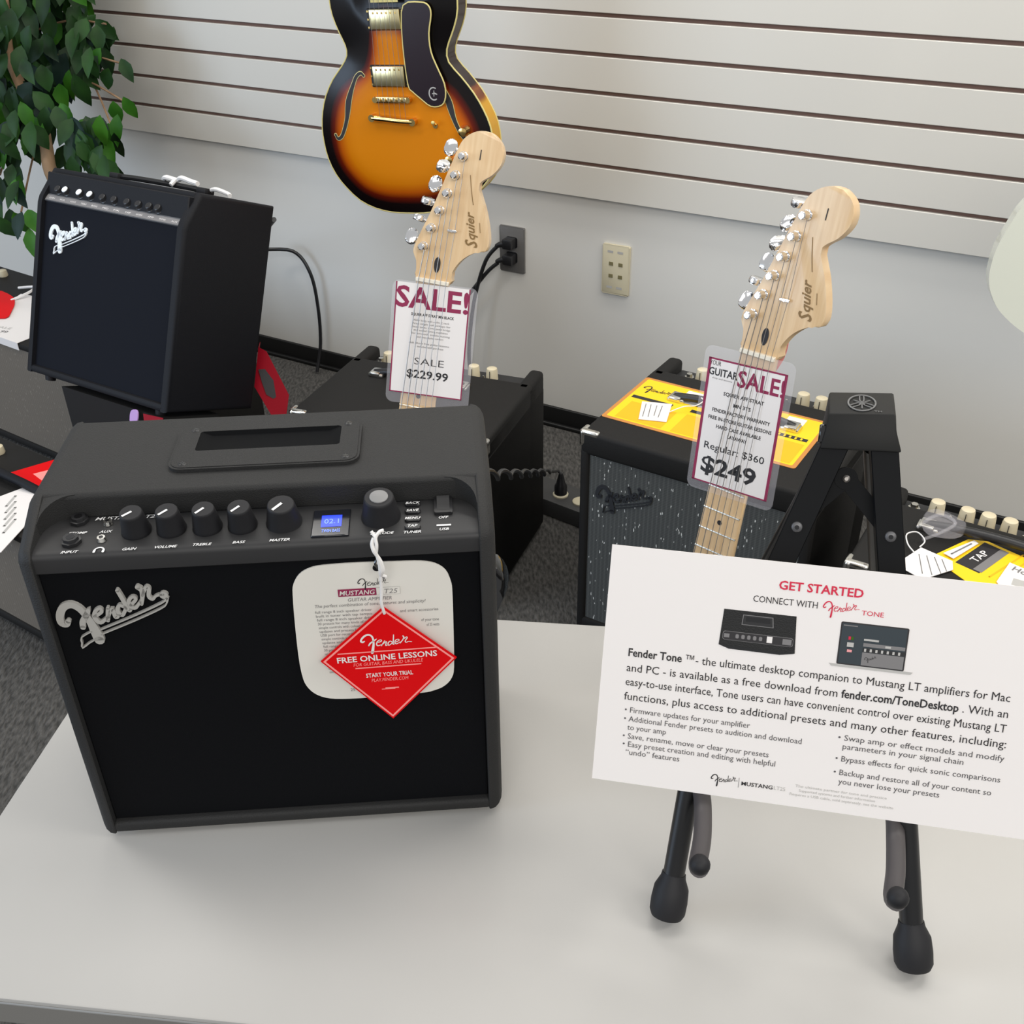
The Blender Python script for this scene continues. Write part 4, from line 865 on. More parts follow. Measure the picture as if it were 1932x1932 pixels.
for mir in (False, True):
    S = [((-p[0] + .004, p[1] + .002, p[2]) if mir else p) for p in FH]
    mb = MB(OH)
    q = catmull([Vector(p) for p in S], 4)
    for grow, dz, mm in ((.0028, .0006, M_BIND), (0.0, .0012, M_INK)):  # dark strip on the top stands in for the shade inside a cut opening
        vs = []; fs = []
        for i, p in enumerate(q):
            t = q[min(i + 1, len(q) - 1)] - q[max(i - 1, 0)]; t.z = 0; t.normalize(); hw = p.z / 2 + grow / 2
            for sgn in (1, -1):
                x = p.x - t.y * hw * sgn; y = p.y + t.x * hw * sgn; vs.append((x, y, zone((x, y)) + dz))
        fs = [(2 * i, 2 * i + 1, 2 * i + 3, 2 * i + 2) for i in range(len(q) - 1)]
        mb.add(vs, fs, mm)
        for e in (q[0], q[-1]): mb.flat([(e.x + (e.z / 2 + grow / 2 + .0006) * cos(a), e.y + (e.z / 2 + grow / 2 + .0006) * sin(a)) for a in [2 * pi * i / 12 for i in range(12)]], zone((e.x, e.y)) + dz, mm)
    mb.build('f_hole', hg)
mb = MB(OH); mb.cyl((.0884, -.0560, .010), (.0884, -.0560, .0145), .0060, M_GOLD, n=14); mb.tube([(.0884, -.0560, .0145), (.0900, -.0480, .0270)], .0019, M_GOLD, 8, 0); mb.sphere((.0903, -.0470, .0285), .0042, M_BIND, 10); mb.build('toggle_switch', hg)
for x, y in ((.1570, -.0660), (.1200, -.1250), (.1620, -.1350), (.1120, -.1750)):
    mb = MB(OH); z0 = zone((x, y)); mb.lathe_ax((x, y, z0), (x, y, z0 + .020), [(0, .0125), (.12, .0125), (.3, .0105), (.8, .0098), (.95, .0088), (1, .006)], M_GOLD, 20); mb.build('knob', hg)
mb = MB(OH); mb.box(-.0300, .188, .0005, .0335, .64, .0165, M_BLKGLOSS, .003, 2); mb.box(-.0300, .188, .0165, .0335, .64, .0195, M_BLKGLOSS, .001, 1)
for k in range(3, 24):
    y = .648 - .628 * (1 - 2 ** (-k / 12)); mb.tube([(-.029, y, .0196), (.0325, y, .0196)], .0012, M_FRET, 6, 0) if y > .19 else None
mb.add([(-.0300, .188, .0200), (.0335, .188, .0200), (.0335, .193, .0200), (-.0300, .193, .0200)], [(0, 1, 2, 3)], M_BIND)
mb.build('neck', hg)
mb = MB(OH); mb.prism(smooth_loop([(-.025, .64), (-.045, .70), (-.040, .80), (-.02, .825), (.002, .815), (.024, .825), (.043, .80), (.048, .70), (.028, .64)], 3), .001, .016, M_BLKGLOSS, .002, 2, True); hs = mb.build('headstock', hg)
for i in range(3):
    for sx in (-1, 1): mb = MB(OH); mb.cyl((.0015 + sx * .022, .70 + i * .036, .016), (.0015 + sx * .022, .70 + i * .036, .028), .004, M_GOLD, n=12); mb.tube([(.0015 + sx * .04, .70 + i * .036, .006), (.0015 + sx * .055, .70 + i * .036, .006)], .003, M_GOLD, 8, 0); mb.sphere((.0015 + sx * .060, .70 + i * .036, .006), .008, M_GOLD, 12, (1, .8, .5)); mb.build('tuner', hs)
for i in range(6):
    xb = -.036 + i * .0125; mb = MB(OH); mb.tube([(xb - .0015, -.042, .026), (xb, -.002, .0275), (-.0155 + i * .0066, .645, .0225)], .00045, M_STEEL, 5, 0); mb.build('string', hg)

# ------------------------------------------------------------------ combo amplifiers with a rear top panel
def rot_frame(x, y, yaw): a = radians(yaw); return frame((x, y, 0), (cos(a), sin(a), 0), (-sin(a), cos(a), 0), 0)
def combo(label, M, W, D, H, grille, knobs, handle, badge, jack_x, group, corners=((0, 0), (1, 0))):
    t = thing('guitar_amplifier', label, 'amplifier', M, group)
    nd = .075 if D > .3 else .06; nh = .040; pw = .034; tl = M_TOLEX2
    mb = MB()
    mb.box(0, 0, .012, .020, D, H - nh, tl, .007, 3); mb.box(W - .020, 0, .012, W, D, H - nh, tl, .007, 3)       # sides
    mb.box(.010, 0, .012, W - .010, .030, .045, tl, .006, 2); mb.box(0, 0, H - .052, W, D - nd, H, tl, .009, 3)
    mb.box(.004, .012, H - .09, W - .004, D - .006, H - nh, tl, .003, 1); mb.box(.015, .020, .014, W - .015, D - .004, H - .06, tl, .003, 1)
    for x0 in (0, W - pw):
        pr = [(.0, .012), (D, .012), (D, H - .012), (D - .012, H - .001), (D - .020, H), (D - nd - .03, H), (0, H - .02)]
        mb.box(x0, D - nd - .03, .012, x0 + pw, D, H, tl, .010, 3)
    mb.box(0, .004, .012, .019, D - .004, H - .012, tl, .004, 2); mb.box(W - .019, .004, .012, W, D - .004, H - .012, tl, .004, 2)
    mb.build('cabinet', t)
    mb = MB(); mb.box(.017, .006, .042, W - .017, .019, H - .050, grille, .002, 1); mb.build('grille_cloth', t)
    mb = MB(); mb.add([(pw, D - nd + .002, H - .022), (W - pw, D - nd + .002, H - .022), (W - pw, D - .004, H - .026), (pw, D - .004, H - .026), (pw, D - .004, H - .050), (W - pw, D - .004, H - .050), (pw, D - nd + .002, H - .05), (W - pw, D - nd + .002, H - .05)], [(0, 1, 2, 3), (3, 2, 5, 4), (0, 3, 4, 6), (1, 7, 5, 2), (0, 6, 7, 1)], M_PANEL)
    mb.build('control_panel', t)
    pm = Matrix.Identity(4); yk = D - nd / 2 - .002; zk = H - .024
    for x in knobs:
        mb = MB(); mb.lathe_ax((x, yk, zk), (x, yk + .001, zk + .030), [(0, .0125), (.08, .0145), (.2, .0142), (.82, .0128), (.95, .0118), (1, .009)], M_CREAM, 22)
        mb.box(x - .0006, yk - .0145, zk + .006, x + .0006, yk - .0132, zk + .026, M_INK); mb.build('knob', t)
    for x in jack_x:
        mb = MB(); mb.lathe_ax((x, yk, zk), (x, yk, zk + .012), [(0, .011), (.4, .011), (.45, .007), (1, .0065)], M_NICKEL, 6); mb.build('input_jack', t)
    for x in knobs[:-1]:
        mb = MB(); mb.cyl((x + .026, yk - .006, zk), (x + .026, yk - .006, zk + .010), .003, M_NICKEL, .0022, 8); mb.build('mini_switch', t)
    if handle:
        h0, h1, hy = handle
        mb = MB(); L = h1 - h0
        mb.tube([(h0 + .012, hy, H + .006), (h0 + .05, hy, H + .013), ((h0 + h1) / 2, hy, H + .017), (h1 - .05, hy, H + .013), (h1 - .012, hy, H + .006)], .0085, M_BLACK, 10, 5); hd = mb.build('handle', t)
        for hx, sg in ((h0, 1), (h1, -1)):
            mb = MB(); mb.box(min(hx, hx + sg * .038), hy - .014, H - .001, max(hx, hx + sg * .038), hy + .014, H + .009, M_NICKEL, .004, 2); mb.box(min(hx + sg * .004, hx + sg * .03), hy - .0152, H + .003, max(hx + sg * .004, hx + sg * .03), hy + .0152, H + .0125, M_NICKEL, .003, 2); mb.cyl((hx + sg * .014, hy, H + .012), (hx + sg * .014, hy, H + .0140), .004, M_STEEL, n=10); mb.build('end_cap', hd)
    for cx, cy in corners:
        x0 = -.002 if cx == 0 else W - .036; y0 = -.002 if cy == 0 else D - .036
        mb = MB()
        sx = 1 if cx == 0 else -1; X = -.0016 if cx == 0 else W + .0016
        # three small rounded lobes wrapping the corner
        mb.box(min(X, X + sx * .012), -.0020, H - .030, max(X, X + sx * .012), .012, H + .0016, M_NICKEL, .0055, 3)
        mb.box(min(X, X + sx * .040), .0000, H - .010, max(X, X + sx * .040), .0150, H + .0018, M_NICKEL, .0045, 3)
        mb.box(min(X - sx * .0012, X + sx * .010), .0000, H - .034, max(X - sx * .0012, X + sx * .010), .030, H + .0018, M_NICKEL, .0050, 3)
        mb.cyl((X + sx * .033, .0075, H + .0015), (X + sx * .033, .0075, H + .0026), .003, M_STEEL, n=10)
        mb.build('corner_protector', t)
    if badge:
        mb = MB(T((0, .006, 0)) @ XZ); script(mb, *badge, .0, .003); mb.build('logo_badge', t)
    for x in (.05, W - .05):
        for y in (.04, D - .04):
            mb = MB(); mb.cyl((x, y, 0), (x, y, .0135), .016, M_BLACKM, .018); mb.build('foot', t)
    return t
GRP = 'black combo amplifiers with cream knobs'
M_CN = rot_frame(-.479, 2.047, -21.3)
combo('black combo amplifier with cream knobs on the floor behind the nearest amplifier, no yellow label', M_CN, .455, .372, .43, M_SILVER, (.075, .125, .175, .235, .295, .340), (.0835, .3289, .222), None, (.054,), GRP)
M_R1 = rot_frame(.135, 1.810, -33)
combo('black combo amplifier with grey sparkle grille, yellow sheet on top, beside the carpet gap', M_R1, .475, .403, .50, M_SILVER, (.095, .150, .205, .260, .318, .356), (.088, .365, .213), (.0370, .3600, .122, M_BADGED), (.066,), GRP, ((0, 0), (1, 0)))
M_R2 = rot_frame(.548, 1.418, -32)
combo('black combo amplifier with cream knobs at the right edge, behind the white sign', M_R2, .50, .290, .46, M_SILVER, (.090, .141, .176, .212, .262), (.075, .335, .168), None, (.052,), GRP)

# yellow sheet, white swing ticket etc. on the two right amplifiers
sh = thing('info_sheet', 'yellow sheet with orange border lying on the amplifier with the sparkle grille', 'sheet', M_R1 @ T((0, 0, .50)))
mb = MB(); mb.prism(rrect(.006, .072, .405, .276, .006), .0004, .0012, M_ORANGE); z = .0014
mb.flat(rrect(.014, .080, .397, .268, .004), z, M_YEL)
mb.rect(.030, .085, .130, .160, z + .0002, M_YEL2); mb.rect(.150, .085, .260, .165, z + .0002, M_YEL2); mb.rect(.280, .085, .390, .165, z + .0002, M_YEL2)
script(mb, .022, .228, .066, M_INK, z + .0003, z + .0003, radians(-20), False, .7)
for x0, x1 in ((.020, .110), (.150, .200), (.290, .390)): mb.rect(x0, .176, x1, .188, z + .0003, M_INK)
mb.rect(.110, .205, .210, .262, z + .0003, M_PAPER); mb.rect(.325, .205, .362, .262, z + .0003, M_PAPER)
for i in range(9): mb.rect(.288 + i * .011, .178, .292 + i * .011, .186, z + .0005, M_YEL)
mb.text('A', .150, .205, .030, M_INK, z + .0004, 'L', .02, .03); mb.build('sheet', sh)
def swing(label, M, pts, lines, wire, grp='white swing tickets'):
    t = thing('swing_ticket', label, 'tag', M, grp)
    mb = MB(); mb.prism(pts, 0, .0010, M_PAPER)
    for l in lines: mb.stroke([(l[0], l[1], .0016), (l[2], l[3], .0016)], .0012, .0012, M_GREYINK)
    mb.build('card', t)
    mb = MB(); mb.tube(wire, .0012, M_CORD, 6, 5); mb.build('string', t)
swing('small white swing ticket on the yellow sheet with orange border', M_R1 @ T((0, 0, .5025)) @ Matrix.Rotation(0, 4, 'X'), [(.050, .166), (.107, .186), (.130, .112), (.078, .094)], [(.062, .160, .080, .108), (.072, .162, .090, .112), (.084, .164, .098, .122), (.094, .168, .108, .120)], [(.118, .150, .002), (.140, .168, .012), (.160, .180, .014), (.168, .200, .018), (.160, .206, .020)])
sh2 = thing('info_sheet', 'yellow and black sheet on the amplifier at the right edge', 'sheet', M_R2 @ T((0, 0, .46)))
mb = MB(); mb.prism([(.118, .085), (.160, .168), (.190, .178), (.420, .108), (.330, -.020), (.235, .010)], .0004, .0012, M_YEL); z = .0014
mb.flat([(.1560, .0880), (.1860, .1720), (.2260, .1600), (.1960, .0760)], z, M_INK)
mb.flat([(.1850, .0830), (.2130, .1640), (.2270, .1600), (.1990, .0790)], z + .0002, M_GREYINK)
mb.text('TAP', .1860, .1040, .014, M_PAPER, z + .0003, 'L', .040, .01, 0, radians(70))
for i in range(7): mb.stroke([(.212 + i * .014, .074 - i * .005, .003), (.248 + i * .013, .165 - i * .006, .003)], z + .0002, z + .0002, M_YEL2)
mb.build('sheet', sh2)
swing('white swing ticket with a long strap on the amplifier at the right edge', M_R2 @ T((0, 0, .4625)), [(.074, .030), (.098, .100), (.152, .086), (.158, .062), (.122, .010)], [(.100, .078, .118, .026), (.112, .080, .132, .030), (.124, .082, .144, .040), (.136, .082, .150, .052)], [(.092, .078, .002), (.078, .088, .008), (.070, .110, .012), (.084, .122, .014), (.100, .112, .008), (.096, .098, .002)])
st_ = MB(); st_.prism([(.134, .100), (.152, .092), (.178, .158), (.170, .164)], .0016, .0026, M_PAPER); st_.stroke([(.146, .103, .003), (.168, .150, .003)], .0028, .0028, M_GREYINK)
tag(st_.build('paper_strap'), 'folded pale strip beside the white ticket on the right edge amplifier', 'strap', M_R2 @ T((0, 0, .4625)))
wr = MB(); wr.prism(smooth_loop([(.082, .166), (.098, .196), (.150, .176), (.142, .140), (.100, .130)], 3), .010, .026, M_SLEEVE, .004, 2)
wr.tube([(.078, .150, .006), (.105, .168, .030), (.135, .160, .028), (.118, .140, .014), (.095, .120, .004)], .003, M_SLEEVE, 8, 5); tag(wr.build('plastic_wrap'), 'crumpled clear plastic tied on the handle of the right edge amplifier', 'plastic bag', M_R2 @ T((0, 0, .4625)))
wp = MB(); wp.prism([(.2247, .0632), (.2330, .1285), (.300, .110), (.300, .020), (.240, .0400)], .0, .0010, M_PAPER)
wp.text('Hot', .2390, .108, .014, M_GREYINK, .0012, 'L', .03, .02, 0, radians(-14)); wp.rect(.246, .066, .270, .086, .0012, M_LGREYINK)
tag(wp.build('price_slip'), 'white printed slip over the yellow sheet at the right frame edge', 'paper', M_R2 @ T((0, 0, .4630)))

# ------------------------------------------------------------------ the tilted amplifier at left and what carries it
ya, ta, ra = -.5689, .3805, .0185
e0 = Vector((cos(ya), sin(ya), 0)); b0 = Vector((-sin(ya), cos(ya), 0)); d2 = b0 * cos(ta) - Vector((0, 0, 1)) * sin(ta); u2 = b0 * sin(ta) + Vector((0, 0, 1)) * cos(ta)
ex = e0 * cos(ra) + u2 * sin(ra)
MTA = frame((-1.1056, 2.2160, -.2784), ex, d2)
W, D, H = .46, .2527, .453
ta_ = thing('guitar_amplifier', 'black combo amplifier leaning back at left with shiny white logo and row of small knobs', 'amplifier', MTA)
mb = MB(); prof = [(0, 0), (D, 0), (D, H), (.0356, H), (.003, .3900), (0, .376)]; t = .020
for x0, x1 in ((0, t), (W - t, W)):
    b = bmesh.new(); A_ = [b.verts.new((x0, p[0], p[1])) for p in prof]; B_ = [b.verts.new((x1, p[0], p[1])) for p in prof]; n = len(prof); fa = b.faces.new(A_); fb = b.faces.new(B_[::-1])
    for i in range(n): b.faces.new((A_[(i + 1) % n], A_[i], B_[i], B_[(i + 1) % n]))
    bmesh.ops.recalc_face_normals(b, faces=b.faces[:]); bmesh.ops.bevel(b, geom=list((fa if x0 == 0 else fb).edges), offset=.010, segments=3, profile=.5, affect='EDGES'); mb.bm(b, M_TOLEX3)
mb.box(.012, .0300, H - .035, W - .012, D, H, M_TOLEX3, .006, 2); mb.box(.012, 0, 0, W - .012, D, .017, M_TOLEX3, .006, 2); mb.box(.012, .016, .01, W - .012, D, H - .01, M_TOLEX3, .002, 1)
mb.build('cabinet', ta_)
mb = MB(); mb.box(.016, .010, .016, W - .016, .018, .380, M_GRILLEB, .001, 1); mb.build('grille_cloth', ta_)
s0 = Vector((0, .0075, .381)); s1 = Vector((0, .0318, .4203)); dd = (s1 - s0).normalized(); MPL = Matrix(((1, 0, 0, 0), (0, dd.y, -dd.z, s0.y), (0, dd.z, dd.y, s0.z), (0, 0, 0, 1))); LP = (s1 - s0).length
M_PANELB = mat('grey_sloped_panel', srgb(78, 80, 84), 0.4)
mb = MB(MPL); mb.box(t - .001, 0, -.004, W - t + .001, LP, .001, M_PANELB, .0005, 1); mb.rect(t, .002, W - t, .015, .0013, M_GREYINK)
for i in range(12): mb.text(('GAIN', 'VOL', 'VOICE', 'TREBLE', 'BASS', 'MID', 'FX', 'TAP', 'REVERB', 'AMP', 'PHONES', 'AUX')[i], .040 + i * .0345, .006, .004, M_PAPER, .0016, 'C', .018)
mb.text('CHAMPION 50', .408, .030, .006, M_PAPER, .0016, 'C', .046, .01); mb.build('control_panel', ta_)
for i, x in enumerate((.052, .078, .124, .158, .196, .232, .272, .306, .338, .364)):
    mb = MB(MPL); mb.lathe_ax((x, .0275, .001), (x, .0275, .013), [(0, .0110), (.15, .0110), (.3, .0090), (.9, .0080), (1, .0065)], M_BLACK, 16)
    k = mb.build('knob', ta_)
    if i in (1, 2, 3): mb = MB(MPL); mb.lathe_ax((x, .0275, .0128), (x, .0275, .0150), [(0, .0075), (.6, .0070), (1, .004)], M_BADGEW, 14); mb.build('cap', k)
mb = MB(T((0, .010, 0)) @ XZ); script(mb, .0435, .3040, .1190, M_BADGEW, 0, .003, 0, True, 1.2); mb.build('logo_badge', ta_)
mb = MB(); mb.tube([(.105, .13, H + .003), (.15, .13, H + .007), (.33, .13, H + .007), (.375, .13, H + .003)], .006, M_BLACK, 8, 4); hd = mb.build('handle', ta_)
for x in (.100, .372): mb = MB(); mb.box(x - .014, .116, H - .001, x + .014, .144, H + .012, M_BLACKM, .003, 2); mb.build('end_cap', hd)
for x in (.05, W - .05):
    mb = MB(); mb.cyl((x, .03, -.014), (x, .03, .002), .011, M_BLACKM, .013); mb.build('foot', ta_)
# dark sloped support below it
sup = MB(); tops = [MTA @ Vector((x, y, -.0145)) for x, y in ((.112, .012), (.430, .012), (.430, .180), (.112, .180))]
bots = [Vector((p.x, p.y, 0)) for p in tops]
sup.add(tops + bots, [(0, 1, 2, 3), (7, 6, 5, 4), (0, 4, 5, 1), (1, 5, 6, 2), (2, 6, 7, 3), (3, 7, 4, 0)], mat('dull_black_carpet_covering', srgb(20, 20, 20), 0.9)); tag(sup.build('wedge_support'), 'plain dull black block with a sloped top under the leaning amplifier', 'support')

def plain_amp(label, M, W, D, H, grp, cap=True):
    t = thing('guitar_amplifier', label, 'amplifier', M, grp)
    mb = MB(); mb.box(0, 0, .010, .018, D, H, M_TOLEX2, .006, 2); mb.box(W - .018, 0, .010, W, D, H, M_TOLEX2, .006, 2); mb.box(.008, 0, H - .020, W - .008, D, H, M_TOLEX2, .006, 2); mb.box(.008, 0, .010, W - .008, D, .032, M_TOLEX2, .006, 2); mb.box(.01, .016, .015, W - .01, D, H - .01, M_TOLEX2, .002, 1); mb.build('cabinet', t)
    mb = MB(); mb.box(.015, .006, .029, W - .015, .020, H - .018, M_TAUPE, .002, 1); mb.build('grille_cloth', t)
    for x in ((.198, .120) if W < 1 else (.14,)):
        mb = MB(); mb.lathe_ax((x, D - .05, H - .001), (x, D - .05, H + .020), [(0, .012), (.2, .014), (.9, .012), (1, .009)], M_CREAM, 18); mb.build('knob', t)
    for x in (.05, W - .05):
        for y in (.03, D - .03): mb = MB(); mb.cyl((x, y, 0), (x, y, .012), .015, M_BLACKM); mb.build('foot', t)
    return t
a35 = -34.2; eb = Vector((cos(radians(a35)), sin(radians(a35)), 0)); bb = Vector((-eb.y, eb.x, 0))
def along(e_, d_, z=0.0): p = eb * e_ + bb * d_; return (p.x, p.y)
# taller one behind, smaller one in front
def epos(px, py_): return Vector((px, py_, 0)).dot(eb)
p = along(-3.15, 1.420); M_B = rot_frame(p[0], p[1], a35); plain_amp('wide taupe grille amplifier at the left edge under the $219.99 ticket', M_B, 1.15, .335, .357, 'taupe grille amplifiers')
p = along(-2.35, .905); M_C = rot_frame(p[0], p[1], a35); C_NAME = plain_amp('lowest taupe grille amplifier at the left edge, on the carpet beside the grey table', M_C, .60, .235, .30, 'taupe grille amplifiers').name

# red diamond and white card on the smaller front amplifier; sale tag on the taller one
rc = MB(T((0, 0, .3035))); rc.prism([(.3035, .1413), (.3385, .2320), (.4700, .2000), (.4184, .1357)], 0, .0012, M_RED)
for u in (0, 1): rc.flat([(.352 + u * .040, .165 + u * .010), (.372 + u * .030, .205), (.392 + u * .030, .200), (.392 + u * .030, .158 + u * .010)], .0014, M_PINKLINE)
tag(rc.build('red_tag'), 'red tag with pale print lying on the lowest taupe amplifier', 'tag', M_C)
wc_ = MB(T((0, 0, .3035))); wc_.prism([(.345, .018), (.372, .064), (.385, .120), (.440, .118), (.511, .042), (.560, -.056), (.520, -.070), (.420, -.055)], 0, .0012, M_PAPER)
for i in range(5): wc_.stroke([(.400 + i * .020, .088 - i * .014, .006), (.420 + i * .021, .052 - i * .016, .006)], .0014, .0014, M_LGREYINK)
tag(wc_.build('info_card'), 'large white printed card on the lowest taupe amplifier, beside the nearest amplifier', 'card', M_C)
hs_ = MB(); hs_.tube([(.225, .128, .3035), (.265, .122, .314), (.330, .116, .320), (.395, .120, .315), (.440, .126, .3045)], .010, M_TOLEX3, 10, 5)
hs_.build('handle', bpy.data.objects[C_NAME])
t = thing('sale_ticket', 'white SALE $219.99 ticket hanging over the wide taupe amplifier at left', 'tag', M_B @ T((0, 0, .357)))
mb = MB(); mb.prism([(.37, .115), (.318, .220), (.40, .235), (.62, .070), (.62, -.0015), (.495, -.0015)], .0008, .0020, M_PAPER)
mb.prism([(.495, -.0030), (.62, -.0030), (.62, -.0015), (.495, -.0015)], -.019, .0020, M_PAPER)
mb.text('SALE', .500, .036, .012, M_LGREYINK, .0023, 'C', .050, .01, 0, radians(14)); mb.text('$219.99', .500, .012, .014, M_GREYINK, .0023, 'C', .075, .02, 0, radians(14)); mb.build('card', t)
mb = MB(); mb.tube([(.345, .17, .004), (.36, .22, .014), (.33, .26, .012), (.28, .24, .006)], .004, M_CORD, 6, 5); mb.tube([(.12, .20, .006), (.16, .19, .014), (.20, .17, .008)], .010, M_PAPER2, 8, 4); mb.build('string', t)
rr_ = MB(T((0, 0, .3585))); rr_.prism(smooth_loop([(.24, .190), (.32, .190), (.370, .165), (.415, .125), (.45, .080), (.38, .06), (.27, .09)], 3), 0, .0015, M_RED)
tag(rr_.build('red_tag'), 'red round edged tag at the left frame edge beside the $219.99 ticket', 'tag', M_B @ T((0, 0, .003)))
# folded red card between the leaning amplifier and the middle one
fold = thing('folded_card', 'red folded card with a black figure, right of the leaning amplifier', 'card', T((0, 0, 0)))
FP = [(-.579, 2.267, -.255), (-.561, 2.260, -.262), (-.511, 2.206, -.348), (-.518, 2.176, -.390), (-.549, 2.176, -.390), (-.590, 2.217, -.332)]
mb = MB(); q = [Vector((p[0], p[1], p[2] + TZ)) for p in FP]; nv = (q[2] - q[0]).cross(q[4] - q[0]).normalized()
if nv.y > 0: nv = -nv
mb.add(q + [p - nv * .001 for p in q], [tuple(range(6)), tuple(range(11, 5, -1))] + [(i, 6 + i, 6 + (i + 1) % 6, (i + 1) % 6) for i in range(6)], M_DRED)
c = (q[1] + q[2] + q[4] + q[5]) / 4; ax = (q[2] - q[1]).normalized(); sx_ = nv.cross(ax)
mb.add([c + nv * .0012 + ax * a + sx_ * s_ for a, s_ in ((-.050, -.006), (-.044, .008), (-.020, .012), (.010, .018), (.024, .010), (.026, -.006), (.010, -.016), (-.020, -.012))], [tuple(range(8))], M_INK)
mb.build('front_flap', fold)
mb = MB(); r_ = [q[0], q[5], q[5] + Vector((-.004, .03, -.005)), q[0] + Vector((-.002, .03, 0))]; mb.add(r_ + [p + Vector((-.001, 0, 0)) for p in r_], [(0, 1, 2, 3), (7, 6, 5, 4), (0, 4, 5, 1), (1, 5, 6, 2), (2, 6, 7, 3), (3, 7, 4, 0)], M_DRED); mb.build('rear_flap', fold)
# small lilac tag clipped below the leaning amplifier
lm = MB(); lm.prism(smooth_loop([(0, 0), (.018, .004), (.022, -.012), (.016, -.030), (.004, -.032), (-.003, -.016)], 3), 0, .003, M_LILAC, .001, 1); tag(lm.build('lilac_tag'), 'small lilac tag hanging under the leaning amplifier', 'tag', MTA @ T((.352, .004, -.016)) @ XZ)
rt_ = MB(); rt_.prism([(0, 0), (.06, .004), (.055, -.030), (.006, -.022)], 0, .001, M_DRED); tag(rt_.build('red_tag'), 'dark red tag beside the lilac tag under the leaning amplifier', 'tag', MTA @ T((.385, .006, -.016)) @ XZ)
# white tie and dark red strip on top of the leaning amplifier
tie = MB(); tie.tube([(.245, .130, .016), (.262, .122, .020), (.285, .130, .018), (.305, .124, .024), (.330, .128, .020), (.352, .126, .018)], .0055, M_CORD, 8, 5); tie.tube([(.285, .126, .018), (.283, .116, .006)], .005, M_CORD, 8, 0); tie.tube([(.392, .128, .010), (.410, .124, .013), (.440, .128, .008), (.450, .124, .0045)], .0045, M_CORD, 8, 4)
tag(tie.build('white_tie'), 'twisted white tie lying on top of the leaning amplifier', 'tie', MTA @ T((0, 0, H)))

# ------------------------------------------------------------------ wall fittings and cords
def wallM(x, z, off=0.0): return MW @ T((x, z, off))
t = thing('wall_outlet', 'grey metal wall outlet plate with two black plugs in it', 'outlet', wallM(-1.4050, TZ - .2265))
mb = MB(); mb.prism(rrect(-.0385, -.0640, .0385, .0640, .003), .0005, .0065, mat('brushed_grey_plate', srgb(128, 126, 124), 0.4, 0.5), .003, 2); mb.build('plate', t)
for y in (.021, -.021): mb = MB(); mb.prism(rrect(-.017, y - .015, .017, y + .015, .006), .0065, .008, M_BLACK); mb.build('socket', t)
t = thing('phone_jack', 'cream wall plate with four small ports, right of the metal outlet', 'outlet', wallM(-1.0935, TZ - .2320))
mb = MB(); mb.prism(rrect(-.0385, -.0670, .0385, .0670, .003), .0005, .0075, M_CREAMP, .004, 2); mb.build('plate', t)
for x in (-.013, .014):
    for y in (.016, -.017): mb = MB(); mb.box(x - .006, y - .005, .0072, x + .006, y + .005, .0085, mat('olive_port', srgb(120, 112, 78), 0.6), .0006, 1); mb.build('port', t)
for x in (-.016, .012):
    for y in (.048, -.048): mb = MB(); mb.rect(x - .008, y - .003, x + .008, y + .003, .0078, M_LGREYINK); mb.build('marking', t)
def cord(label, pts, r, plug=None, grp=None):
    t = thing('electric_cable', label, 'cable', T((0, 0, 0)), grp)
    mb = MB(); mb.tube(pts, r, M_BLACK, 10, 6); mb.build('cable', t)
    if plug: plug(t)
def wp_(x, z, off): v = MW @ Vector((x, z, off)); return v
def plug_at(x, z):
    def f(t):
        mb = MB(MW @ T((x, z, .008))); mb.box(-.015, -.014, 0, .015, .014, .030, M_BLACK, .004, 2); mb.tube([(-.008, 0, .020), (-.024, -.004, .024), (-.034, -.010, .026)], .0075, M_BLACK, 10, 4, rs=[.010, .008, .006]); mb.build('plug', t)
    return f
ox_, oz_ = -1.4050, TZ - .2265
cord('black power cord from the upper plug of the metal outlet down behind the middle amplifier', [wp_(ox_ - .030, oz_ + .014, .034), wp_(ox_ - .062, oz_ - .030, .045), wp_(ox_ - .095, oz_ - .130, .05), wp_(ox_ - .115, oz_ - .230, .05), wp_(ox_ - .125, oz_ - .340, .05), wp_(ox_ - .120, oz_ - .460, .04), wp_(ox_ - .100, .008, .05)], .0055, plug_at(ox_, oz_ + .022), 'cords from the metal outlet')
cord('black power cord from the lower plug of the metal outlet crossing behind the price tag', [wp_(ox_ - .030, oz_ - .034, .034), wp_(ox_ - .060, oz_ - .062, .040), wp_(ox_ - .110, oz_ - .125, .046), wp_(ox_ - .165, oz_ - .190, .046), wp_(ox_ - .220, oz_ - .270, .04), wp_(ox_ - .24, oz_ - .40, .04), wp_(ox_ - .24, .008, .05)], .0055, plug_at(ox_, oz_ - .022), 'cords from the metal outlet')
cpt = [MTA @ Vector((W - .006, D + .006, .425)), MW @ Vector((-2.200, TZ - .300, .16)), MW @ Vector((-2.154, TZ - .337, .05)), MW @ Vector((-2.108, TZ - .404, .035)), MW @ Vector((-2.0975, TZ - .516, .03)), MW @ Vector((-2.105, TZ - .640, .03)), MW @ Vector((-2.108, .008, .06))]
cord('black cable running from the leaning amplifier down the wall to the carpet', cpt, .0055)
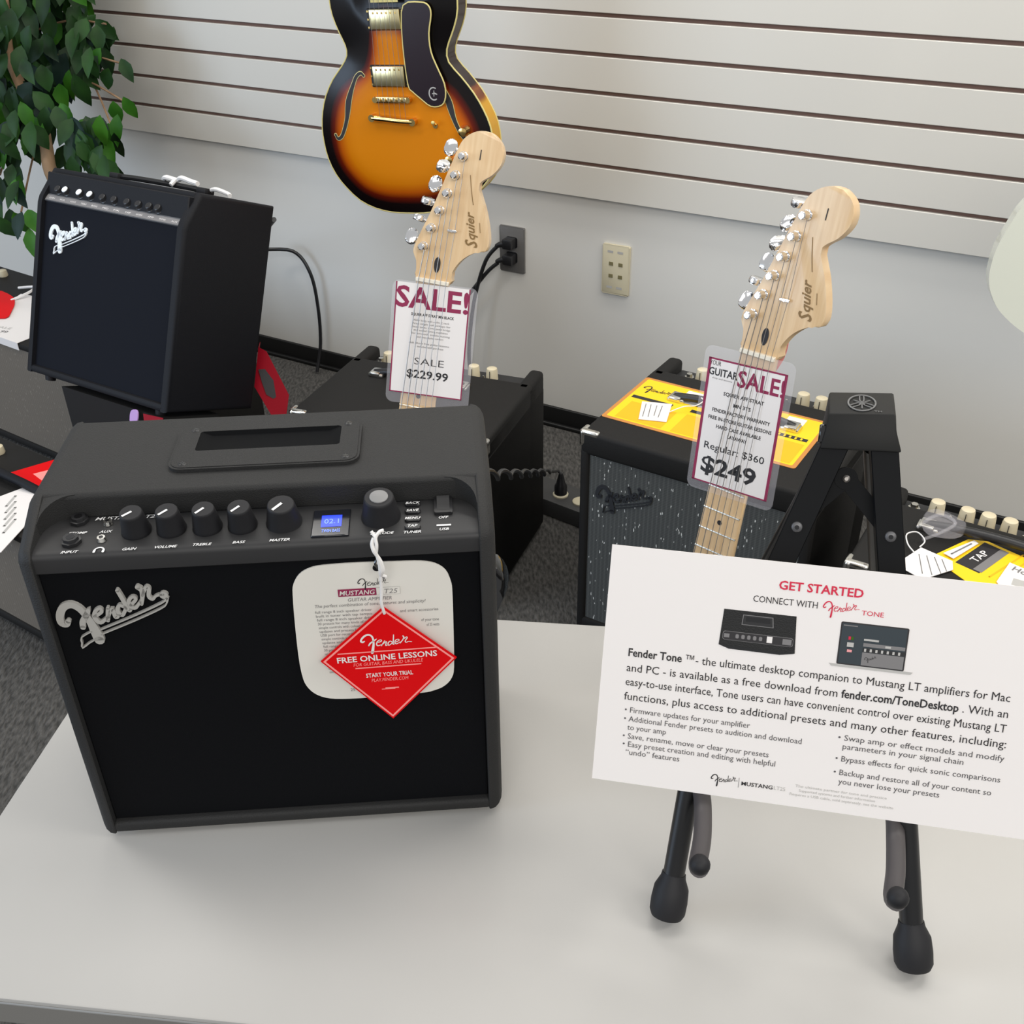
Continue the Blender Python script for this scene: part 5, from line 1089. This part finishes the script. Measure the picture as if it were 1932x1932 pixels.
# power strip on the carpet with a plug, and the coiled cable
MPS = rot_frame(.063, 2.304, -37)
ps = thing('power_strip', 'dark grey power strip with round white sockets between the two amplifiers on the carpet', 'power strip', MPS)
mb = MB(); mb.box(-.06, -.010, 0, .22, .085, .048, mat('dark_grey_case', srgb(58, 58, 58), 0.5), .004, 2); mb.build('case', ps)
for x in (.055, .115): mb = MB(); mb.lathe_ax((x, .030, .047), (x, .030, .054), [(0, .020), (.7, .020), (1, .017)], M_CREAMP, 22); mb.build('socket', ps)
cp = thing('coiled_cable', 'black coiled cable with its plug standing in the power strip', 'cable', MPS @ T((.055, .030, .0545)))
mb = MB(); mb.lathe_ax((0, 0, 0), (0, 0, .058), [(0, .0165), (.35, .0165), (.5, .012), (.85, .0075), (1, .005)], M_BLACK, 16); mb.build('plug', cp)
IV = (MPS @ T((.055, .030, .0545))).inverted(); mb = MB(); pts = [Vector((0, 0, .056)), Vector((-.008, 0, .062))]
endp = IV @ Vector((-.0405, 1.0719, .109 + TZ)); q0 = pts[-1].copy()
for i in range(1, 121):
    u = i / 120; c = q0.lerp(endp, u); am = .0065 * min(1, max(0, (u - .12) * 6)); c.z += am * sin(u * 9 * 2 * pi) - .002 * sin(pi * u); c.x += am * .7 * cos(u * 9 * 2 * pi); pts.append(c)
endq = IV @ Vector((-.08, .835, TZ + .10)); pts += [endp.lerp(endq, .5) + Vector((0, 0, -.03)), endq]
mb.tube(pts, .0033, M_BLACK, 8, 0); mb.build('cable', cp)

# ------------------------------------------------------------------ pale guitar at the right frame edge
MWG = frame((.7997, 1.6250, .1341), (.9536, -.3011, 0), (.0575, .1822, .9816))
wg = thing('electric_guitar', 'pale ivory guitar body entering at the right frame edge', 'guitar', MWG @ T((.16, -.10, 0)))
go = [(.036, .1569), (.0018, .1111), (-.0121, .0777), (-.0232, .0439), (-.0267, .0144), (-.0249, -.0108), (-.0151, -.0354), (.0046, -.0611), (.0438, -.0882), (.089, -.1025), (.15, -.103), (.21, -.085), (.26, -.04), (.285, .03), (.30, .10), (.345, .16), (.35, .24), (.31, .30), (.24, .31), (.20, .28), (.15, .285), (.10, .27), (.065, .22)]
OG = T((-.16, .10, 0))
mb = MB(OG); mb.prism(smooth_loop(go, 5), -.045, 0, M_MINTW, .015, 5, True); mb.build('body', wg)
mb = MB(OG); mb.box(.13, -.03, 0, .19, -.01, .010, M_CHROME, .003, 2); mb.build('bridge', wg)
mb = MB(OG); mb.box(.17, .26, -.020, .222, .80, .006, M_MAPLE, .004, 2); mb.build('neck', wg)

# ------------------------------------------------------------------ artificial ficus tree
fic = thing('ficus_tree', 'leafy green ficus tree with a thin bare trunk at the upper left', 'plant', T((-1.161, 3.109, 0)))
OF = T((1.161, -3.109, 0))
rg = random.Random(11)
trunk = [(-1.161, 3.109, .20), (-1.200, 3.050, .45), (-1.262, 3.000, TZ - .071), (-1.276, 3.030, TZ + .011), (-1.292, 3.075, TZ + .061), (-1.335, 3.110, TZ + .150), (-1.366, 3.150, TZ + .240), (-1.362, 3.190, TZ + .352), (-1.350, 3.20, TZ + .55), (-1.33, 3.20, TZ + .80)]
mb = MB(OF); mb.tube(trunk, .016, M_LEAFTRUNK, 12, 5, rs=[.022, .020, .019, .018, .016, .015, .014, .013, .012, .010]); mb.build('trunk', fic)
mb = MB(OF); mb.lathe_ax((-1.161, 3.109, 0), (-1.161, 3.109, .24), [(0, .095), (.05, .10), (.85, .125), (.86, .132), (1, .132), (1.0, .118), (.93, .116)], M_BLACKM, 28); mb.build('pot', fic)
lv = MB(OF); tw = MB(OF)
def leaf(p, d, L, wd, m, nrm):
    d = d.normalized(); s = d.cross(nrm).normalized(); n2 = s.cross(d).normalized()
    P = []; rows = [(0, .0), (.14, .52), (.38, 1.0), (.62, .86), (.84, .42), (1.0, 0.0)]
    for u, w_ in rows:
        c = p + d * (u * L) - n2 * (.22 * L * u * u)
        P.append((c - s * wd / 2 * w_ + n2 * (.18 * wd * w_), c, c + s * wd / 2 * w_ + n2 * (.18 * wd * w_)))
    vs = [q for r in P for q in r]; fs = []
    for i in range(len(rows) - 1):
        for k in range(2):
            f = (3 * i + k, 3 * i + k + 1, 3 * i + k + 4, 3 * i + k + 3); fs.append(f)
    lv.add(vs, fs, m)
def at_px(x, y, t): # image-like offsets turned into a place around the trunk (metres)
    c = Vector((0, 0, .7535 + TZ)); return c + (Vector((0, .838445, -.544986)) + Vector((.999873, -.008699, -.013383)) * ((x - 966) / 2000.446) - Vector((.015962, .544917, .838338)) * ((y - 966) / 2000.446)) * t
PM = [M_LEAF, M_LEAF, M_LEAF, M_LEAF2, M_LEAF3]
def add_leaf(x, y, t, sc=1.0, m=None):
    while at_px(x, y, t).dot(WN) > WD - .15: t -= .03
    p = at_px(x, y, t); out = Vector((rg.uniform(-.5, .5), rg.uniform(-.7, .1), -rg.uniform(.45, 1.0)))
    leaf(p, out, rg.uniform(.062, .088) * sc, rg.uniform(.036, .046) * sc, m or rg.choice(PM), Vector((rg.uniform(-.4, .4), -1, rg.uniform(.2, .8))))
for i in range(760):                                        # main crown
    y = rg.uniform(-330, 265); x = rg.gauss(45, 66)
    if x > 150 - max(0, y - 180) * .5 or x < -320: x = rg.uniform(-130, 125)
    if 62 < x < 92 and y > 235: continue
    add_leaf(x, y - 34, rg.uniform(2.84, 3.2), 1.12)
for i in range(90): add_leaf(rg.uniform(-150, 70), rg.uniform(150, 270), rg.uniform(2.85, 3.1), 1.1)
for i in range(34): add_leaf(rg.uniform(-90, 45), rg.uniform(265, 410), rg.uniform(2.85, 3.0))
for i in range(62): add_leaf(rg.uniform(128, 200), rg.uniform(215, 310), rg.uniform(2.8, 3.05), 1.05)
for i in range(22): add_leaf(rg.uniform(130, 200), rg.uniform(20, 105), rg.uniform(2.9, 3.05), 1.0, M_LEAF)
for x, y in ((158, 35), (172, 55), (150, 10), (165, 80), (190, 60), (215, 50), (180, 95), (192, 85), (150, 110), (160, 130), (140, 150)): add_leaf(x, y, 3.0)
for x, y in ((228, 110), (205, 128), (190, 90), (232, 182), (213, 190), (222, 215), (205, 232), (190, 265), (178, 270), (215, 250), (168, 385), (52, 395), (55, 430), (25, 400)): add_leaf(x, y, 2.95, 1.0, M_LEAF2 if rg.random() < .6 else M_LEAF)
for (xa, ya_), (xb, yb_) in (((60, 60), (200, 45)), ((70, 110), (230, 120)), ((90, 140), (232, 190)), ((150, 120), (215, 250)), ((100, 220), (190, 270)), ((50, 200), (0, 330)), ((80, 240), (40, 400)), ((40, 0), (-120, 100)), ((45, -60), (150, -150)), ((40, -80), (-150, -180))):
    tw.tube([at_px(xa, ya_, 3.05), at_px((xa + xb) / 2, (ya_ + yb_) / 2 - 14, 3.02), at_px(xb, yb_, 2.97)], .003, M_LEAFTRUNK, 6, 4)
tw.build('branches', fic); lv.build('foliage', fic, 180)
